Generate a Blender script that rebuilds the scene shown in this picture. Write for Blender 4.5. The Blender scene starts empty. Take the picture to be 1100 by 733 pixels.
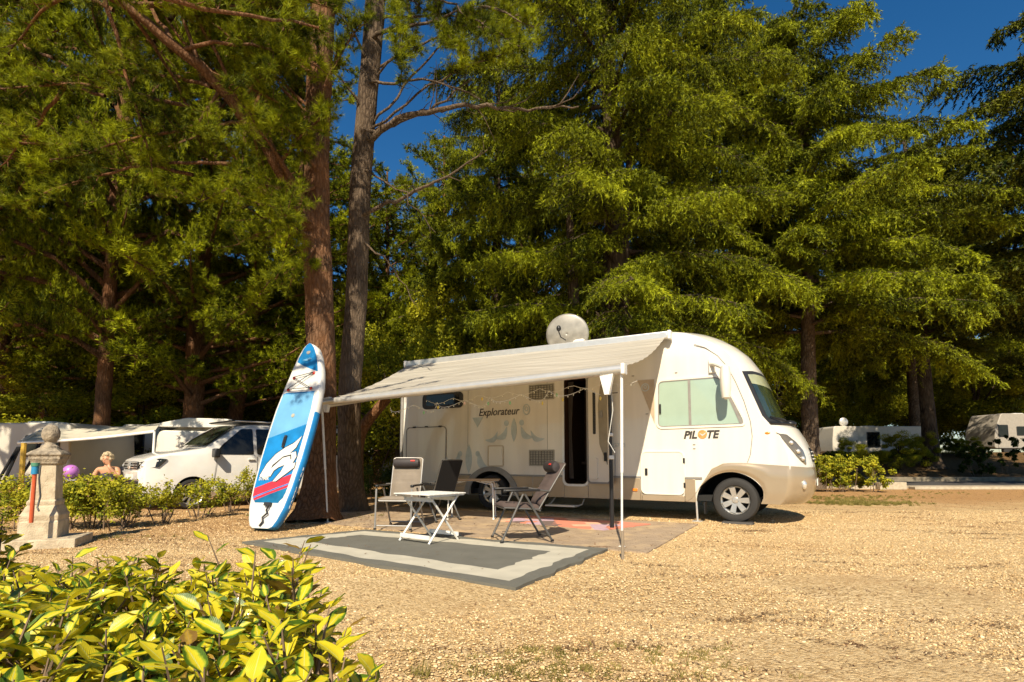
import bpy, bmesh, math, random
import numpy as np
from mathutils import Vector, Matrix, Euler
PI = math.pi
S = bpy.context.scene
COL = S.collection
R = math.radians

# ------------------------------------------------------------------ camera
FPX = 590.0; TH = R(5); CX = 550.0; HC = 1.05
PY = 495 - FPX*math.tan(TH)
cam_d = bpy.data.cameras.new('camera'); cam = bpy.data.objects.new('camera', cam_d); COL.objects.link(cam)
cam.location = (0, 0, HC); cam.rotation_euler = (R(90)+TH, 0, 0)
cam_d.sensor_width = 36; cam_d.lens = FPX/1100*36; cam_d.shift_y = (PY-366.5)/1100
cam_d.clip_start = 0.05; cam_d.clip_end = 2000
S.camera = cam
# ------------------------------------------------------------------ sky, sun, exposure
SUN_EL = R(42); SUN_DX, SUN_DY = 0.139, 0.99      # light travels towards +x, +y
w = bpy.data.worlds.new('World'); S.world = w; w.use_nodes = True
nt = w.node_tree; bg = nt.nodes['Background']
sky = nt.nodes.new('ShaderNodeTexSky'); sky.sky_type = 'NISHITA'; sky.sun_disc = False
sky.sun_elevation = SUN_EL; sky.sun_rotation = math.atan2(-SUN_DX, -SUN_DY); sky.air_density = 1.1; sky.dust_density = 0.3; sky.ozone_density = 4.5
hs = nt.nodes.new('ShaderNodeHueSaturation'); hs.inputs['Saturation'].default_value = 1.3
nt.links.new(sky.outputs[0], hs.inputs['Color']); nt.links.new(hs.outputs[0], bg.inputs[0]); bg.inputs[1].default_value = 0.066
sd = bpy.data.lights.new('sun', 'SUN'); sun = bpy.data.objects.new('sun', sd); COL.objects.link(sun)
sd.energy = 5.0; sd.angle = R(0.55); sd.color = (1.0, 0.87, 0.67)
sun.rotation_euler = Vector((SUN_DX, SUN_DY, -math.tan(SUN_EL))).to_track_quat('-Z', 'Y').to_euler()
S.view_settings.view_transform = 'Standard'; S.view_settings.look = 'None'
S.view_settings.gamma = 1; S.view_settings.exposure = 0.70; S.view_settings.use_curve_mapping = False
S.render.engine = 'CYCLES'
cy = S.cycles
cy.max_bounces = 6; cy.diffuse_bounces = 2; cy.glossy_bounces = 3; cy.transmission_bounces = 4; cy.transparent_max_bounces = 6
cy.use_adaptive_sampling = True; cy.adaptive_threshold = 0.02; cy.use_denoising = True
try: cy.denoiser = 'OPENIMAGEDENOISE'
except Exception: pass
cy.caustics_reflective = False; cy.caustics_refractive = False

# ------------------------------------------------------------------ pixel (1100x733 photo) -> world
ct, st = math.cos(TH), math.sin(TH)
def ray(px, py):
    x = (px-CX)/FPX; u = -(py-PY)/FPX
    return Vector((x, ct-u*st, st+u*ct))
def gp(px, py, z=0):
    r = ray(px, py); t = (z-HC)/r.z
    return Vector((0, 0, HC))+r*t
def dp(px, py, Y):
    r = ray(px, py)
    return Vector((0, 0, HC))+r*(Y/r.y)
def sstep(a, b, x):
    t = np.clip((x-a)/(b-a), 0, 1); return t*t*(3-2*t)
def HG(x, y):                                       # ground height
    return 1.6*sstep(27, 36, y)*sstep(-2, 8, x) + 0*x
def onground(px, Y):
    x = (px-CX)/FPX*Y
    return Vector((x, Y, float(HG(x, Y))))

# ------------------------------------------------------------------ tags
def tag(o, label=None, cat=None, group=None, kind=None):
    if label: o['label'] = label
    if cat: o['category'] = cat
    if group: o['group'] = group
    if kind: o['kind'] = kind
    return o
def empty(name, loc=(0, 0, 0), rz=0, label=None, cat=None, group=None):
    o = bpy.data.objects.new(name, None); COL.objects.link(o)
    o.location = loc; o.rotation_euler = (0, 0, rz); o.empty_display_size = 0.2
    return tag(o, label, cat, group)
def copy_tree(o, parent=None):
    c = o.copy(); COL.objects.link(c)
    if parent: c.parent = parent
    for ch in list(o.children): copy_tree(ch, c)
    return c

# ------------------------------------------------------------------ materials
MATS = {}
def mat(name, col, rough=0.6, metal=0.0, var=0.12, scale=8.0, bump=0.0, bscale=60.0, coat=0.0, col2=None, spec=0.5, sheen=0.0, emit=None):
    if name in MATS: return MATS[name]
    m = bpy.data.materials.new(name); m.use_nodes = True; n = m.node_tree; b = n.nodes['Principled BSDF']
    tc = n.nodes.new('ShaderNodeTexCoord'); nz = n.nodes.new('ShaderNodeTexNoise')
    nz.inputs['Scale'].default_value = scale; nz.inputs['Detail'].default_value = 5
    n.links.new(tc.outputs['Object'], nz.inputs['Vector'])
    cr = n.nodes.new('ShaderNodeValToRGB'); c2 = col2 or tuple(min(1, c*(1+var)) for c in col)
    cr.color_ramp.elements[0].position = 0.3; cr.color_ramp.elements[1].position = 0.7
    cr.color_ramp.elements[0].color = (*[c*(1-var) for c in col], 1); cr.color_ramp.elements[1].color = (*c2, 1)
    n.links.new(nz.outputs['Fac'], cr.inputs[0]); n.links.new(cr.outputs[0], b.inputs['Base Color'])
    b.inputs['Roughness'].default_value = rough; b.inputs['Metallic'].default_value = metal
    b.inputs['Coat Weight'].default_value = coat; b.inputs['Specular IOR Level'].default_value = spec
    if bump:
        nb = n.nodes.new('ShaderNodeTexNoise'); nb.inputs['Scale'].default_value = bscale; nb.inputs['Detail'].default_value = 6
        n.links.new(tc.outputs['Object'], nb.inputs['Vector'])
        bp = n.nodes.new('ShaderNodeBump'); bp.inputs['Strength'].default_value = bump; bp.inputs['Distance'].default_value = 0.02
        n.links.new(nb.outputs['Fac'], bp.inputs['Height']); n.links.new(bp.outputs[0], b.inputs['Normal'])
    if emit: b.inputs['Emission Color'].default_value = (*emit[:3], 1); b.inputs['Emission Strength'].default_value = emit[3]
    MATS[name] = m
    return m
def glass(name, tint=(0.9, 1, 0.92), rough=0.02, clear=0.75):
    m = bpy.data.materials.new(name); m.use_nodes = True; n = m.node_tree
    for x in list(n.nodes):
        if x.type == 'BSDF_PRINCIPLED': n.nodes.remove(x)
    out = n.nodes['Material Output']; tr = n.nodes.new('ShaderNodeBsdfTransparent'); gl = n.nodes.new('ShaderNodeBsdfGlossy')
    tr.inputs[0].default_value = (*[c*clear for c in tint], 1); gl.inputs['Roughness'].default_value = rough
    fr = n.nodes.new('ShaderNodeFresnel'); fr.inputs[0].default_value = 1.7; mx = n.nodes.new('ShaderNodeMixShader')
    n.links.new(fr.outputs[0], mx.inputs[0]); n.links.new(tr.outputs[0], mx.inputs[1]); n.links.new(gl.outputs[0], mx.inputs[2])
    n.links.new(mx.outputs[0], out.inputs[0]); MATS[name] = m
    return m
def leafmat(name, ca, cb, rough=0.5, trans=0.35, big=0.5, cc=None):
    """foliage: tones vary by clump and blade, dark end standing in for shade, bright end for sun; thin blades let some light through"""
    m = bpy.data.materials.new(name); m.use_nodes = True; n = m.node_tree; b = n.nodes['Principled BSDF']
    tc = n.nodes.new('ShaderNodeTexCoord'); nz = n.nodes.new('ShaderNodeTexNoise'); nz.inputs['Scale'].default_value = big
    n.links.new(tc.outputs['Object'], nz.inputs['Vector']); nz.inputs['Detail'].default_value = 4
    n2 = n.nodes.new('ShaderNodeTexNoise'); n2.inputs['Scale'].default_value = 9; n.links.new(tc.outputs['Object'], n2.inputs['Vector'])
    add = n.nodes.new('ShaderNodeMath'); add.operation = 'MULTIPLY_ADD'; add.inputs[1].default_value = 0.5; add.inputs[2].default_value = 0.0
    n.links.new(nz.outputs['Fac'], add.inputs[0])
    ad2 = n.nodes.new('ShaderNodeMath'); ad2.operation = 'MULTIPLY_ADD'; ad2.inputs[1].default_value = 0.5
    n.links.new(n2.outputs['Fac'], ad2.inputs[0]); n.links.new(add.outputs[0], ad2.inputs[2])
    cr = n.nodes.new('ShaderNodeValToRGB'); e = cr.color_ramp.elements
    e[0].position = 0.42; e[0].color = (*ca, 1); e[1].position = 0.62; e[1].color = (*cb, 1)  # low stop paints shaded pockets, high stop sunlit tufts, besides real leaf tones
    if cc: x = e.new(0.76); x.color = (*cc, 1)
    n.links.new(ad2.outputs[0], cr.inputs[0]); n.links.new(cr.outputs[0], b.inputs['Base Color'])
    b.inputs['Roughness'].default_value = rough; b.inputs['Specular IOR Level'].default_value = 0.08
    tl = n.nodes.new('ShaderNodeBsdfTranslucent'); n.links.new(cr.outputs[0], tl.inputs[0])
    mx = n.nodes.new('ShaderNodeMixShader'); mx.inputs[0].default_value = trans
    n.links.new(b.outputs[0], mx.inputs[1]); n.links.new(tl.outputs[0], mx.inputs[2])
    n.links.new(mx.outputs[0], n.nodes['Material Output'].inputs[0]); MATS[name] = m
    return m

white = mat('white_paint', (0.70, 0.67, 0.59), 0.22, var=0.055, scale=1.5, coat=0.6)
_n = white.node_tree; _z = [x for x in _n.nodes if x.type == 'TEX_NOISE'][0]; _m = _n.nodes.new('ShaderNodeMapping'); _m.inputs['Scale'].default_value = (3.5, 3.5, .3)
_n.links.new([x for x in _n.nodes if x.type == 'TEX_COORD'][0].outputs['Object'], _m.inputs[0]); _n.links.new(_m.outputs[0], _z.inputs['Vector'])      # faint rain streaks
cream = mat('cream_panel', (0.74, 0.70, 0.60), 0.28, var=0.03, scale=2, coat=0.3)
beige = mat('beige_metallic', (0.40, 0.32, 0.22), 0.28, 0.35, var=0.06, scale=2, coat=0.6)
greytrim = mat('grey_trim', (0.24, 0.23, 0.21), 0.45)
seal = mat('dark_seal', (0.025, 0.025, 0.025), 0.5)
black = mat('black_plastic', (0.012, 0.012, 0.013), 0.4)
tyre = mat('tyre_rubber', (0.022, 0.021, 0.02), 0.75, bump=0.2, bscale=30)
alloy = mat('alloy_metal', (0.62, 0.61, 0.58), 0.3, 0.75, var=0.08)
alu = mat('aluminium', (0.66, 0.65, 0.61), 0.35, 0.6, var=0.06)
darkalu = mat('dark_aluminium', (0.13, 0.125, 0.115), 0.4, 0.5, var=0.1)
whitemetal = mat('white_metal', (0.72, 0.71, 0.66), 0.4)
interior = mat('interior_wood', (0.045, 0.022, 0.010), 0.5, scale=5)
blackgap = mat('underbody', (0.01, 0.01, 0.01), 0.8)
orange = mat('orange_lens', (0.8, 0.2, 0.02), 0.25)
redl = mat('red_lens', (0.5, 0.02, 0.01), 0.25)
mint = mat('mint_blind', (0.32, 0.43, 0.35), 0.35, var=0.05, scale=3, coat=1.0)
wglass = mat('windscreen_glass', (0.035, 0.05, 0.025), 0.04, var=0.3, scale=2, coat=1.0, spec=0.9)
dglass = mat('dark_glass', (0.012, 0.013, 0.012), 0.08, coat=0.15, spec=0.35)
clear = glass('clear_glass')
lampm = mat('lamp_reflector', (0.75, 0.74, 0.70), 0.12, 0.6, coat=1.0)
decal = mat('pale_blue_decal', (0.44, 0.50, 0.50), 0.3, coat=0.3)
decaldk = mat('dark_lettering', (0.05, 0.045, 0.04), 0.35)
decalor = mat('orange_roundel', (0.75, 0.25, 0.08), 0.35, col2=(0.8, 0.35, 0.12), scale=20)
stone = mat('limestone', (0.44, 0.36, 0.24), 0.85, var=0.22, scale=6, bump=0.5, bscale=40, col2=(0.56, 0.47, 0.33))
stonedk = mat('weathered_limestone', (0.23, 0.19, 0.14), 0.9, var=0.35, scale=12, bump=0.8, bscale=35, col2=(0.42, 0.35, 0.25))
concrete = mat('concrete', (0.42, 0.36, 0.26), 0.9, var=0.18, scale=10, bump=0.4)

# ------------------------------------------------------------------ mesh builder
class MB:
    def __init__(s): s.v = []; s.f = []; s.m = []
    def add(s, vs, fs, mi=0, M=None):
        b = len(s.v)
        s.v += [tuple(M @ Vector(p)) if M else tuple(p) for p in vs]
        s.f += [tuple(b+i for i in f) for f in fs]; s.m += [mi]*len(fs); return s
    def box(s, c, d, rot=None, mi=0, taper=1.0):
        x, y, z = [k/2 for k in d]; t = taper
        vs = [(-x, -y, -z), (x, -y, -z), (x, y, -z), (-x, y, -z), (-x*t, -y*t, z), (x*t, -y*t, z), (x*t, y*t, z), (-x*t, y*t, z)]
        M = Matrix.Translation(Vector(c)) @ (rot.to_matrix().to_4x4() if rot is not None else Matrix())
        return s.add(vs, [(0, 3, 2, 1), (4, 5, 6, 7), (0, 1, 5, 4), (1, 2, 6, 5), (2, 3, 7, 6), (3, 0, 4, 7)], mi, M)
    def tube(s, pts, r, n=8, mi=0, cap=True, wob=0.0, rng=None, flat=1.0):
        pts = [Vector(p) for p in pts]; k = len(pts)
        rs = list(r) if hasattr(r, '__len__') else [r]*k
        vs = []; nrm = None
        for i, p in enumerate(pts):
            t = (pts[min(i+1, k-1)]-pts[max(i-1, 0)]).normalized()
            if nrm is None:
                nrm = t.orthogonal().normalized()
                if abs(t.z) < 0.95: nrm = Vector((0, 0, 1)).cross(t).normalized()
            nrm = (nrm-t*nrm.dot(t)).normalized(); bn = t.cross(nrm)
            for j in range(n):
                a = 2*PI*j/n; rr = rs[i]*(1+(rng.uniform(-wob, wob) if wob else 0))
                vs.append(p+(nrm*math.cos(a)+bn*math.sin(a)*flat)*rr)
        fs = [(i*n+j, i*n+(j+1) % n, (i+1)*n+(j+1) % n, (i+1)*n+j) for i in range(k-1) for j in range(n)]
        if cap: fs += [tuple(range(n-1, -1, -1)), tuple((k-1)*n+j for j in range(n))]
        return s.add(vs, fs, mi)
    def lathe(s, prof, n=24, M=None, mi=0, cap=True):
        vs = [(r*math.cos(2*PI*j/n), r*math.sin(2*PI*j/n), z) for r, z in prof for j in range(n)]
        k = len(prof)
        fs = [(i*n+j, i*n+(j+1) % n, (i+1)*n+(j+1) % n, (i+1)*n+j) for i in range(k-1) for j in range(n)]
        if cap: fs += [tuple(range(n-1, -1, -1)), tuple((k-1)*n+j for j in range(n))]
        return s.add(vs, fs, mi, M)
    def sqlathe(s, prof, M=None, mi=0):              # square section stack
        vs = [(sx*r, sy*r, z) for r, z in prof for sx, sy in ((-1, -1), (1, -1), (1, 1), (-1, 1))]
        k = len(prof); n = 4
        fs = [(i*n+j, i*n+(j+1) % n, (i+1)*n+(j+1) % n, (i+1)*n+j) for i in range(k-1) for j in range(n)]
        fs += [(3, 2, 1, 0), tuple((k-1)*n+j for j in range(n))]
        return s.add(vs, fs, mi, M)
    def prism(s, poly, a, b, M=None, mi=0):          # poly in local x,z ; thickness along y from a to b
        n = len(poly)
        vs = [(x, a, z) for x, z in poly]+[(x, b, z) for x, z in poly]
        fs = [tuple(range(n)), tuple(range(2*n-1, n-1, -1))]+[(i, n+i, n+(i+1) % n, (i+1) % n) for i in range(n)]
        return s.add(vs, fs, mi, M)
    def ring(s, outer, inner, a, b, M=None, mi=0):   # frame between two polygons with equal vertex count (x,z), y from a to b
        n = len(outer)
        vs = [(x, a, z) for x, z in outer]+[(x, a, z) for x, z in inner]+[(x, b, z) for x, z in outer]+[(x, b, z) for x, z in inner]
        fs = []
        for i in range(n):
            j = (i+1) % n
            fs += [(i, j, n+j, n+i), (2*n+i, 3*n+i, 3*n+j, 2*n+j), (i, 2*n+i, 2*n+j, j), (n+i, n+j, 3*n+j, 3*n+i)]
        return s.add(vs, fs, mi, M)
    def sphere(s, c, r, n=16, m=10, mi=0, sc=(1, 1, 1)):
        prof = [(max(1e-4, math.sin(PI*i/m)), -math.cos(PI*i/m)) for i in range(m+1)]
        M = Matrix.Translation(Vector(c)) @ Matrix.Diagonal((r*sc[0], r*sc[1], r*sc[2], 1))
        return s.lathe(prof, n, M, mi)
    def build(s, name, mats, parent=None, smooth=True, bevel=0.0, angle=35, sub=0, kind=None):
        me = bpy.data.meshes.new(name); me.from_pydata(s.v, [], s.f)
        if not isinstance(mats, (list, tuple)): mats = [mats]
        for m in mats: me.materials.append(m)
        if len(mats) > 1: me.polygons.foreach_set('material_index', s.m)
        bm = bmesh.new(); bm.from_mesh(me); bmesh.ops.recalc_face_normals(bm, faces=bm.faces)
        bm.to_mesh(me); bm.free()
        if smooth:
            me.polygons.foreach_set('use_smooth', [True]*len(me.polygons)); me.set_sharp_from_angle(angle=R(angle))
        me.update()
        o = bpy.data.objects.new(name, me); COL.objects.link(o)
        if parent: o.parent = parent
        if bevel:
            b = o.modifiers.new('bevel', 'BEVEL'); b.width = bevel; b.segments = 2; b.limit_method = 'ANGLE'; b.angle_limit = R(40)
        if sub:
            b = o.modifiers.new('sub', 'SUBSURF'); b.levels = sub; b.render_levels = sub
        if kind: o['kind'] = kind
        return o
def rrect(x0, z0, x1, z1, r, n=5):
    out = []
    for cx, cz, a0 in ((x1-r, z1-r, 0), (x0+r, z1-r, 90), (x0+r, z0+r, 180), (x1-r, z0+r, 270)):
        for i in range(n+1):
            a = R(a0+90*i/n); out.append((cx+r*math.cos(a), cz+r*math.sin(a)))
    return out
def rpoly(pts, r, n=4):
    """polygon with rounded corners (same winding)"""
    out = []; k = len(pts)
    for i in range(k):
        p = Vector(pts[i]); a = (Vector(pts[i-1])-p); b = (Vector(pts[(i+1) % k])-p)
        d = min(r, a.length*0.45, b.length*0.45); A = p+a.normalized()*d; B = p+b.normalized()*d
        for j in range(n+1):
            t = j/n; out.append(tuple(A*(1-t)**2+p*2*t*(1-t)+B*t*t))
    return out
def offs(poly, d):
    n = len(poly); area = sum(poly[i][0]*poly[(i+1) % n][1]-poly[(i+1) % n][0]*poly[i][1] for i in range(n)); sg = 1 if area > 0 else -1
    out = []
    for i in range(n):
        a = Vector(poly[i-1]); b = Vector(poly[(i+1) % n]); t = (b-a).normalized()
        out.append((poly[i][0]+t.y*d*sg, poly[i][1]-t.x*d*sg))
    return out
def text_mesh(name, txt, size, m, parent, loc, rot, shear=0.0, ext=0.002, bold=0.0, sx=1.0, align='LEFT'):
    cu = bpy.data.curves.new(name, 'FONT'); cu.body = txt; cu.size = size; cu.shear = shear; cu.extrude = ext; cu.offset = bold; cu.align_x = align
    t = bpy.data.objects.new('tmp', cu); COL.objects.link(t)
    dg = bpy.context.evaluated_depsgraph_get(); dg.update()
    me = bpy.data.meshes.new_from_object(t.evaluated_get(dg)); bpy.data.objects.remove(t)
    me.materials.clear(); me.materials.append(m)
    o = bpy.data.objects.new(name, me); COL.objects.link(o); o.parent = parent
    o.location = loc; o.rotation_euler = rot; o.scale = (sx, 1, 1)
    return o
def npmesh(name, V, F, mats, parent=None, mi=None, nper=3, smooth=False, uv=None):
    me = bpy.data.meshes.new(name); V = np.asarray(V, np.float32).reshape(-1, 3); F = np.asarray(F, np.int32).reshape(-1, nper)
    me.vertices.add(len(V)); me.vertices.foreach_set('co', V.ravel())
    me.loops.add(F.size); me.loops.foreach_set('vertex_index', F.ravel())
    me.polygons.add(len(F)); me.polygons.foreach_set('loop_start', np.arange(0, F.size, nper, dtype=np.int32))
    if not isinstance(mats, (list, tuple)): mats = [mats]
    for m in mats: me.materials.append(m)
    if mi is not None: me.polygons.foreach_set('material_index', np.asarray(mi, np.int32))
    if uv is not None:
        ul = me.uv_layers.new(name='uv'); ul.data.foreach_set('uv', np.asarray(uv, np.float32)[F.ravel()].ravel())
    if smooth: me.polygons.foreach_set('use_smooth', np.ones(len(F), bool))
    me.update(calc_edges=True)
    o = bpy.data.objects.new(name, me); COL.objects.link(o)
    if parent: o.parent = parent
    return o

# ------------------------------------------------------------------ vehicle frame of the motorhome
PH = R(29.87); G1 = Vector((3.712, 9.293, 0))
VM = Matrix.Translation(G1) @ Matrix.Rotation(-PH, 4, 'Z') @ Matrix.Diagonal((.989, 1, 1, 1))
def veh(s, l, z=0): return VM @ Vector((s, l, z))

# ------------------------------------------------------------------ ground
def ground_material():
    m = bpy.data.materials.new('ground_gravel'); m.use_nodes = True; n = m.node_tree; b = n.nodes['Principled BSDF']
    L = n.links.new
    def N(t, **k):
        x = n.nodes.new(t)
        for a, v in k.items(): setattr(x, a, v)
        return x
    geo = N('ShaderNodeNewGeometry'); pos = geo.outputs['Position']
    sep = N('ShaderNodeSeparateXYZ'); L(pos, sep.inputs[0])
    def noise(sc, det=6, rough=0.6, vec=pos):
        x = N('ShaderNodeTexNoise'); x.inputs['Scale'].default_value = sc; x.inputs['Detail'].default_value = det; x.inputs['Roughness'].default_value = rough; L(vec, x.inputs['Vector']); return x.outputs['Fac']
    def ramp(f, els):
        x = N('ShaderNodeValToRGB'); e = x.color_ramp.elements
        e[0].position, e[0].color = els[0][0], (*els[0][1], 1); e[1].position, e[1].color = els[1][0], (*els[1][1], 1)
        for p, c in els[2:]: y = e.new(p); y.color = (*c, 1)
        L(f, x.inputs[0]); return x.outputs[0]
    def mix(f, a, c):
        x = N('ShaderNodeMix', data_type='RGBA'); L(f, x.inputs[0]); L(a, x.inputs[6]); L(c, x.inputs[7]); return x.outputs[2]
    def math_(op, a, c=None, d=None):
        x = N('ShaderNodeMath', operation=op)
        for i, q in enumerate((a, c, d)):
            if q is None: continue
            if isinstance(q, (int, float)): x.inputs[i].default_value = q
            else: L(q, x.inputs[i])
        return x.outputs[0]
    # pebbles
    vo = N('ShaderNodeTexVoronoi'); vo.inputs['Scale'].default_value = 55; L(pos, vo.inputs['Vector'])
    vs = N('ShaderNodeSeparateColor'); L(vo.outputs['Color'], vs.inputs[0])
    peb = ramp(vs.outputs[0], [(0.0, (0.48, 0.31, 0.13)), (1.0, (0.80, 0.62, 0.36)), (0.45, (0.64, 0.46, 0.23)), (0.08, (0.24, 0.14, 0.055))])
    fine = ramp(noise(16, 8, 0.75), [(0.3, (0.40, 0.25, 0.11)), (0.65, (0.68, 0.50, 0.26))])
    big = noise(0.55, 5)
    base = mix(math_('MULTIPLY', ramp(big, [(0.35, (0.35,)*3), (0.65, (0.9,)*3)]), 1.0), fine, peb)
    # earthy patches
    earth = ramp(noise(9, 8, 0.8), [(0.3, (0.28, 0.14, 0.05)), (0.7, (0.50, 0.29, 0.12))])
    pm = math_('SUBTRACT', noise(0.45, 6, 0.75), 0.50); pm = math_('MULTIPLY', pm, 7); pmc = N('ShaderNodeClamp'); L(pm, pmc.inputs[0])
    base = mix(math_('MULTIPLY', pmc.outputs[0], 0.50), base, earth)
    # orange earth strip: far right gravel (y>13) and along the hedge on the left
    wob = math_('MULTIPLY', math_('SUBTRACT', noise(0.5, 5), 0.5), 5.0)
    yy = math_('ADD', sep.outputs[1], wob)
    mr = N('ShaderNodeMapRange', interpolation_type='SMOOTHSTEP'); L(yy, mr.inputs[0]); mr.inputs[1].default_value = 11.5; mr.inputs[2].default_value = 15.5
    xl = math_('SUBTRACT', math_('MULTIPLY', sep.outputs[0], -1.0), 3.3); xl = math_('ADD', xl, math_('MULTIPLY', math_('SUBTRACT', sep.outputs[1], 8.0), 0.9)); xl = math_('ADD', xl, math_('MULTIPLY', wob, 0.3))
    m2 = N('ShaderNodeMapRange', interpolation_type='SMOOTHSTEP'); L(xl, m2.inputs[0]); m2.inputs[1].default_value = 0.2; m2.inputs[2].default_value = 1.6; m2.inputs[4].default_value = 0.8
    mm = math_('MAXIMUM', mr.outputs[0], m2.outputs[0])
    base = mix(math_('MULTIPLY', mm, 0.85), base, earth)
    # forest litter far away
    lit = ramp(noise(6, 8, 0.8), [(0.3, (0.06, 0.035, 0.015)), (0.7, (0.20, 0.12, 0.05))])
    m3 = N('ShaderNodeMapRange', interpolation_type='SMOOTHSTEP'); L(yy, m3.inputs[0]); m3.inputs[1].default_value = 24; m3.inputs[2].default_value = 28
    base = mix(m3.outputs[0], base, lit)
    # dark streaks of old needles, squashed along x
    mp = N('ShaderNodeMapping'); mp.inputs['Scale'].default_value = (0.9, 5.0, 1); mp.inputs['Rotation'].default_value = (0, 0, R(14)); L(pos, mp.inputs[0])
    stn = noise(1.6, 9, 0.75, mp.outputs[0]); sm = ramp(stn, [(0.57, (0, 0, 0)), (0.68, (1, 1, 1))])
    streak = ramp(noise(30, 4), [(0.3, (0.13, 0.06, 0.02)), (0.7, (0.32, 0.19, 0.08))])
    base = mix(math_('MULTIPLY', sm, 0.8), base, streak)
    L(base, b.inputs['Base Color']); b.inputs['Roughness'].default_value = 0.95; b.inputs['Specular IOR Level'].default_value = 0.15
    # relief
    h = math_('ADD', math_('MULTIPLY', vo.outputs['Distance'], -0.55), math_('MULTIPLY', noise(22, 8, 0.8), 1.1))
    bp = N('ShaderNodeBump'); bp.inputs['Strength'].default_value = 0.75; bp.inputs['Distance'].default_value = 0.03; L(h, bp.inputs['Height']); L(bp.outputs[0], b.inputs['Normal'])
    return m
def make_ground():
    xs = np.concatenate([np.linspace(-400, -40, 10)[:-1], np.linspace(-40, 40, 161), np.linspace(40, 400, 10)[1:]])
    ys = np.concatenate([np.linspace(-60, 0, 5)[:-1], np.linspace(0, 60, 161), np.linspace(60, 600, 10)[1:]])
    X, Y = np.meshgrid(xs, ys); Z = HG(X, Y) + 0.012*np.sin(X*1.7+Y*0.6)*np.cos(Y*1.3)*(Y < 5)
    nx = len(xs); ny = len(ys); i = np.arange(ny-1)[:, None]*nx+np.arange(nx-1)[None, :]
    F = np.stack([i, i+1, i+nx+1, i+nx], -1).reshape(-1, 4)
    o = npmesh('ground', np.stack([X, Y, Z], -1), F, ground_material(), nper=4, smooth=True); o['kind'] = 'structure'
make_ground()
def sheet(name, pts, z, m, thick=0.0):
    mb = MB(); n = len(pts)
    vs = [(p[0], p[1], z) for p in pts]
    if thick:
        vs += [(p[0], p[1], z-thick) for p in pts]
        mb.add(vs, [tuple(range(n)), tuple(range(2*n-1, n-1, -1))]+[(i, (i+1) % n, n+(i+1) % n, n+i) for i in range(n)])
    else: mb.add(vs, [tuple(range(n))])
    o = mb.build(name, m, smooth=False); o['kind'] = 'structure'; return o
# brick paved pad beside the motorhome
def paver_mat():
    m = bpy.data.materials.new('brick_paving'); m.use_nodes = True; n = m.node_tree; b = n.nodes['Principled BSDF']
    g = n.nodes.new('ShaderNodeNewGeometry'); mp = n.nodes.new('ShaderNodeMapping'); mp.inputs['Rotation'].default_value = (0, 0, PH)
    n.links.new(g.outputs['Position'], mp.inputs[0])
    br = n.nodes.new('ShaderNodeTexBrick'); br.inputs['Scale'].default_value = 4.5; br.inputs['Color1'].default_value = (0.29, 0.215, 0.14, 1); br.inputs['Color2'].default_value = (0.37, 0.28, 0.19, 1)
    br.inputs['Mortar'].default_value = (0.21, 0.155, 0.10, 1); br.inputs['Mortar Size'].default_value = 0.015; n.links.new(mp.outputs[0], br.inputs[0])
    nz = n.nodes.new('ShaderNodeTexNoise'); nz.inputs['Scale'].default_value = 3; nz.inputs['Detail'].default_value = 8; n.links.new(g.outputs['Position'], nz.inputs['Vector'])
    mx = n.nodes.new('ShaderNodeMix'); mx.data_type = 'RGBA'; cr = n.nodes.new('ShaderNodeValToRGB'); cr.color_ramp.elements[0].position = 0.48; cr.color_ramp.elements[1].position = 0.75
    n.links.new(nz.outputs['Fac'], cr.inputs[0]); n.links.new(cr.outputs[0], mx.inputs[0]); n.links.new(br.outputs[0], mx.inputs[6]); mx.inputs[7].default_value = (0.48, 0.35, 0.20, 1)
    n.links.new(mx.outputs[2], b.inputs['Base Color']); b.inputs['Roughness'].default_value = 0.9
    bp = n.nodes.new('ShaderNodeBump'); bp.inputs['Strength'].default_value = 0.4; bp.inputs['Distance'].default_value = 0.01; n.links.new(br.outputs['Fac'], bp.inputs['Height']); bp.invert = True
    n.links.new(bp.outputs[0], b.inputs['Normal']); return m
pad = [veh(-0.42, -3.66), veh(-0.50, -0.45), veh(-7.4, -0.35), veh(-7.0, -3.4)]
sheet('paving', pad, 0.016, paver_mat(), 0.05)
# road across the far right, kerbs and concrete blocks
asph = mat('asphalt', (0.06, 0.055, 0.05), 0.9, var=0.25, scale=3, bump=0.3)
rx0, rx1 = 5.0, 60
def strip(name, ya, yb, z, m, h=None):
    xs = np.linspace(rx0, rx1, 40); mb = MB(); vs = []
    for x in xs:
        a, b2 = ya+0.012*(x-8), yb+0.012*(x-8)
        vs += [(x, a, z), (x, b2, z)]
        if h: vs += [(x, a, z-h), (x, b2, z-h)]
    k = 4 if h else 2; fs = []
    for i in range(len(xs)-1):
        fs.append((i*k, (i+1)*k, (i+1)*k+1, i*k+1))
        if h: fs += [(i*k+2, (i+1)*k+2, (i+1)*k, i*k), (i*k+1, (i+1)*k+1, (i+1)*k+3, i*k+3)]
    mb.add(vs, fs); o = mb.build(name, m, smooth=False); o['kind'] = 'structure'; return o
strip('road', 21.3, 27.1, 0.03, asph, 0.02)
strip('kerb', 20.9, 21.28, 0.10, mat('kerb_stone', (0.30, 0.25, 0.18), 0.9, var=0.25, scale=3), 0.16)
strip('kerb', 27.12, 27.42, 0.24, mat('old_concrete', (0.2, 0.17, 0.12), 0.9, var=0.3, scale=4), 0.4)
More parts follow.
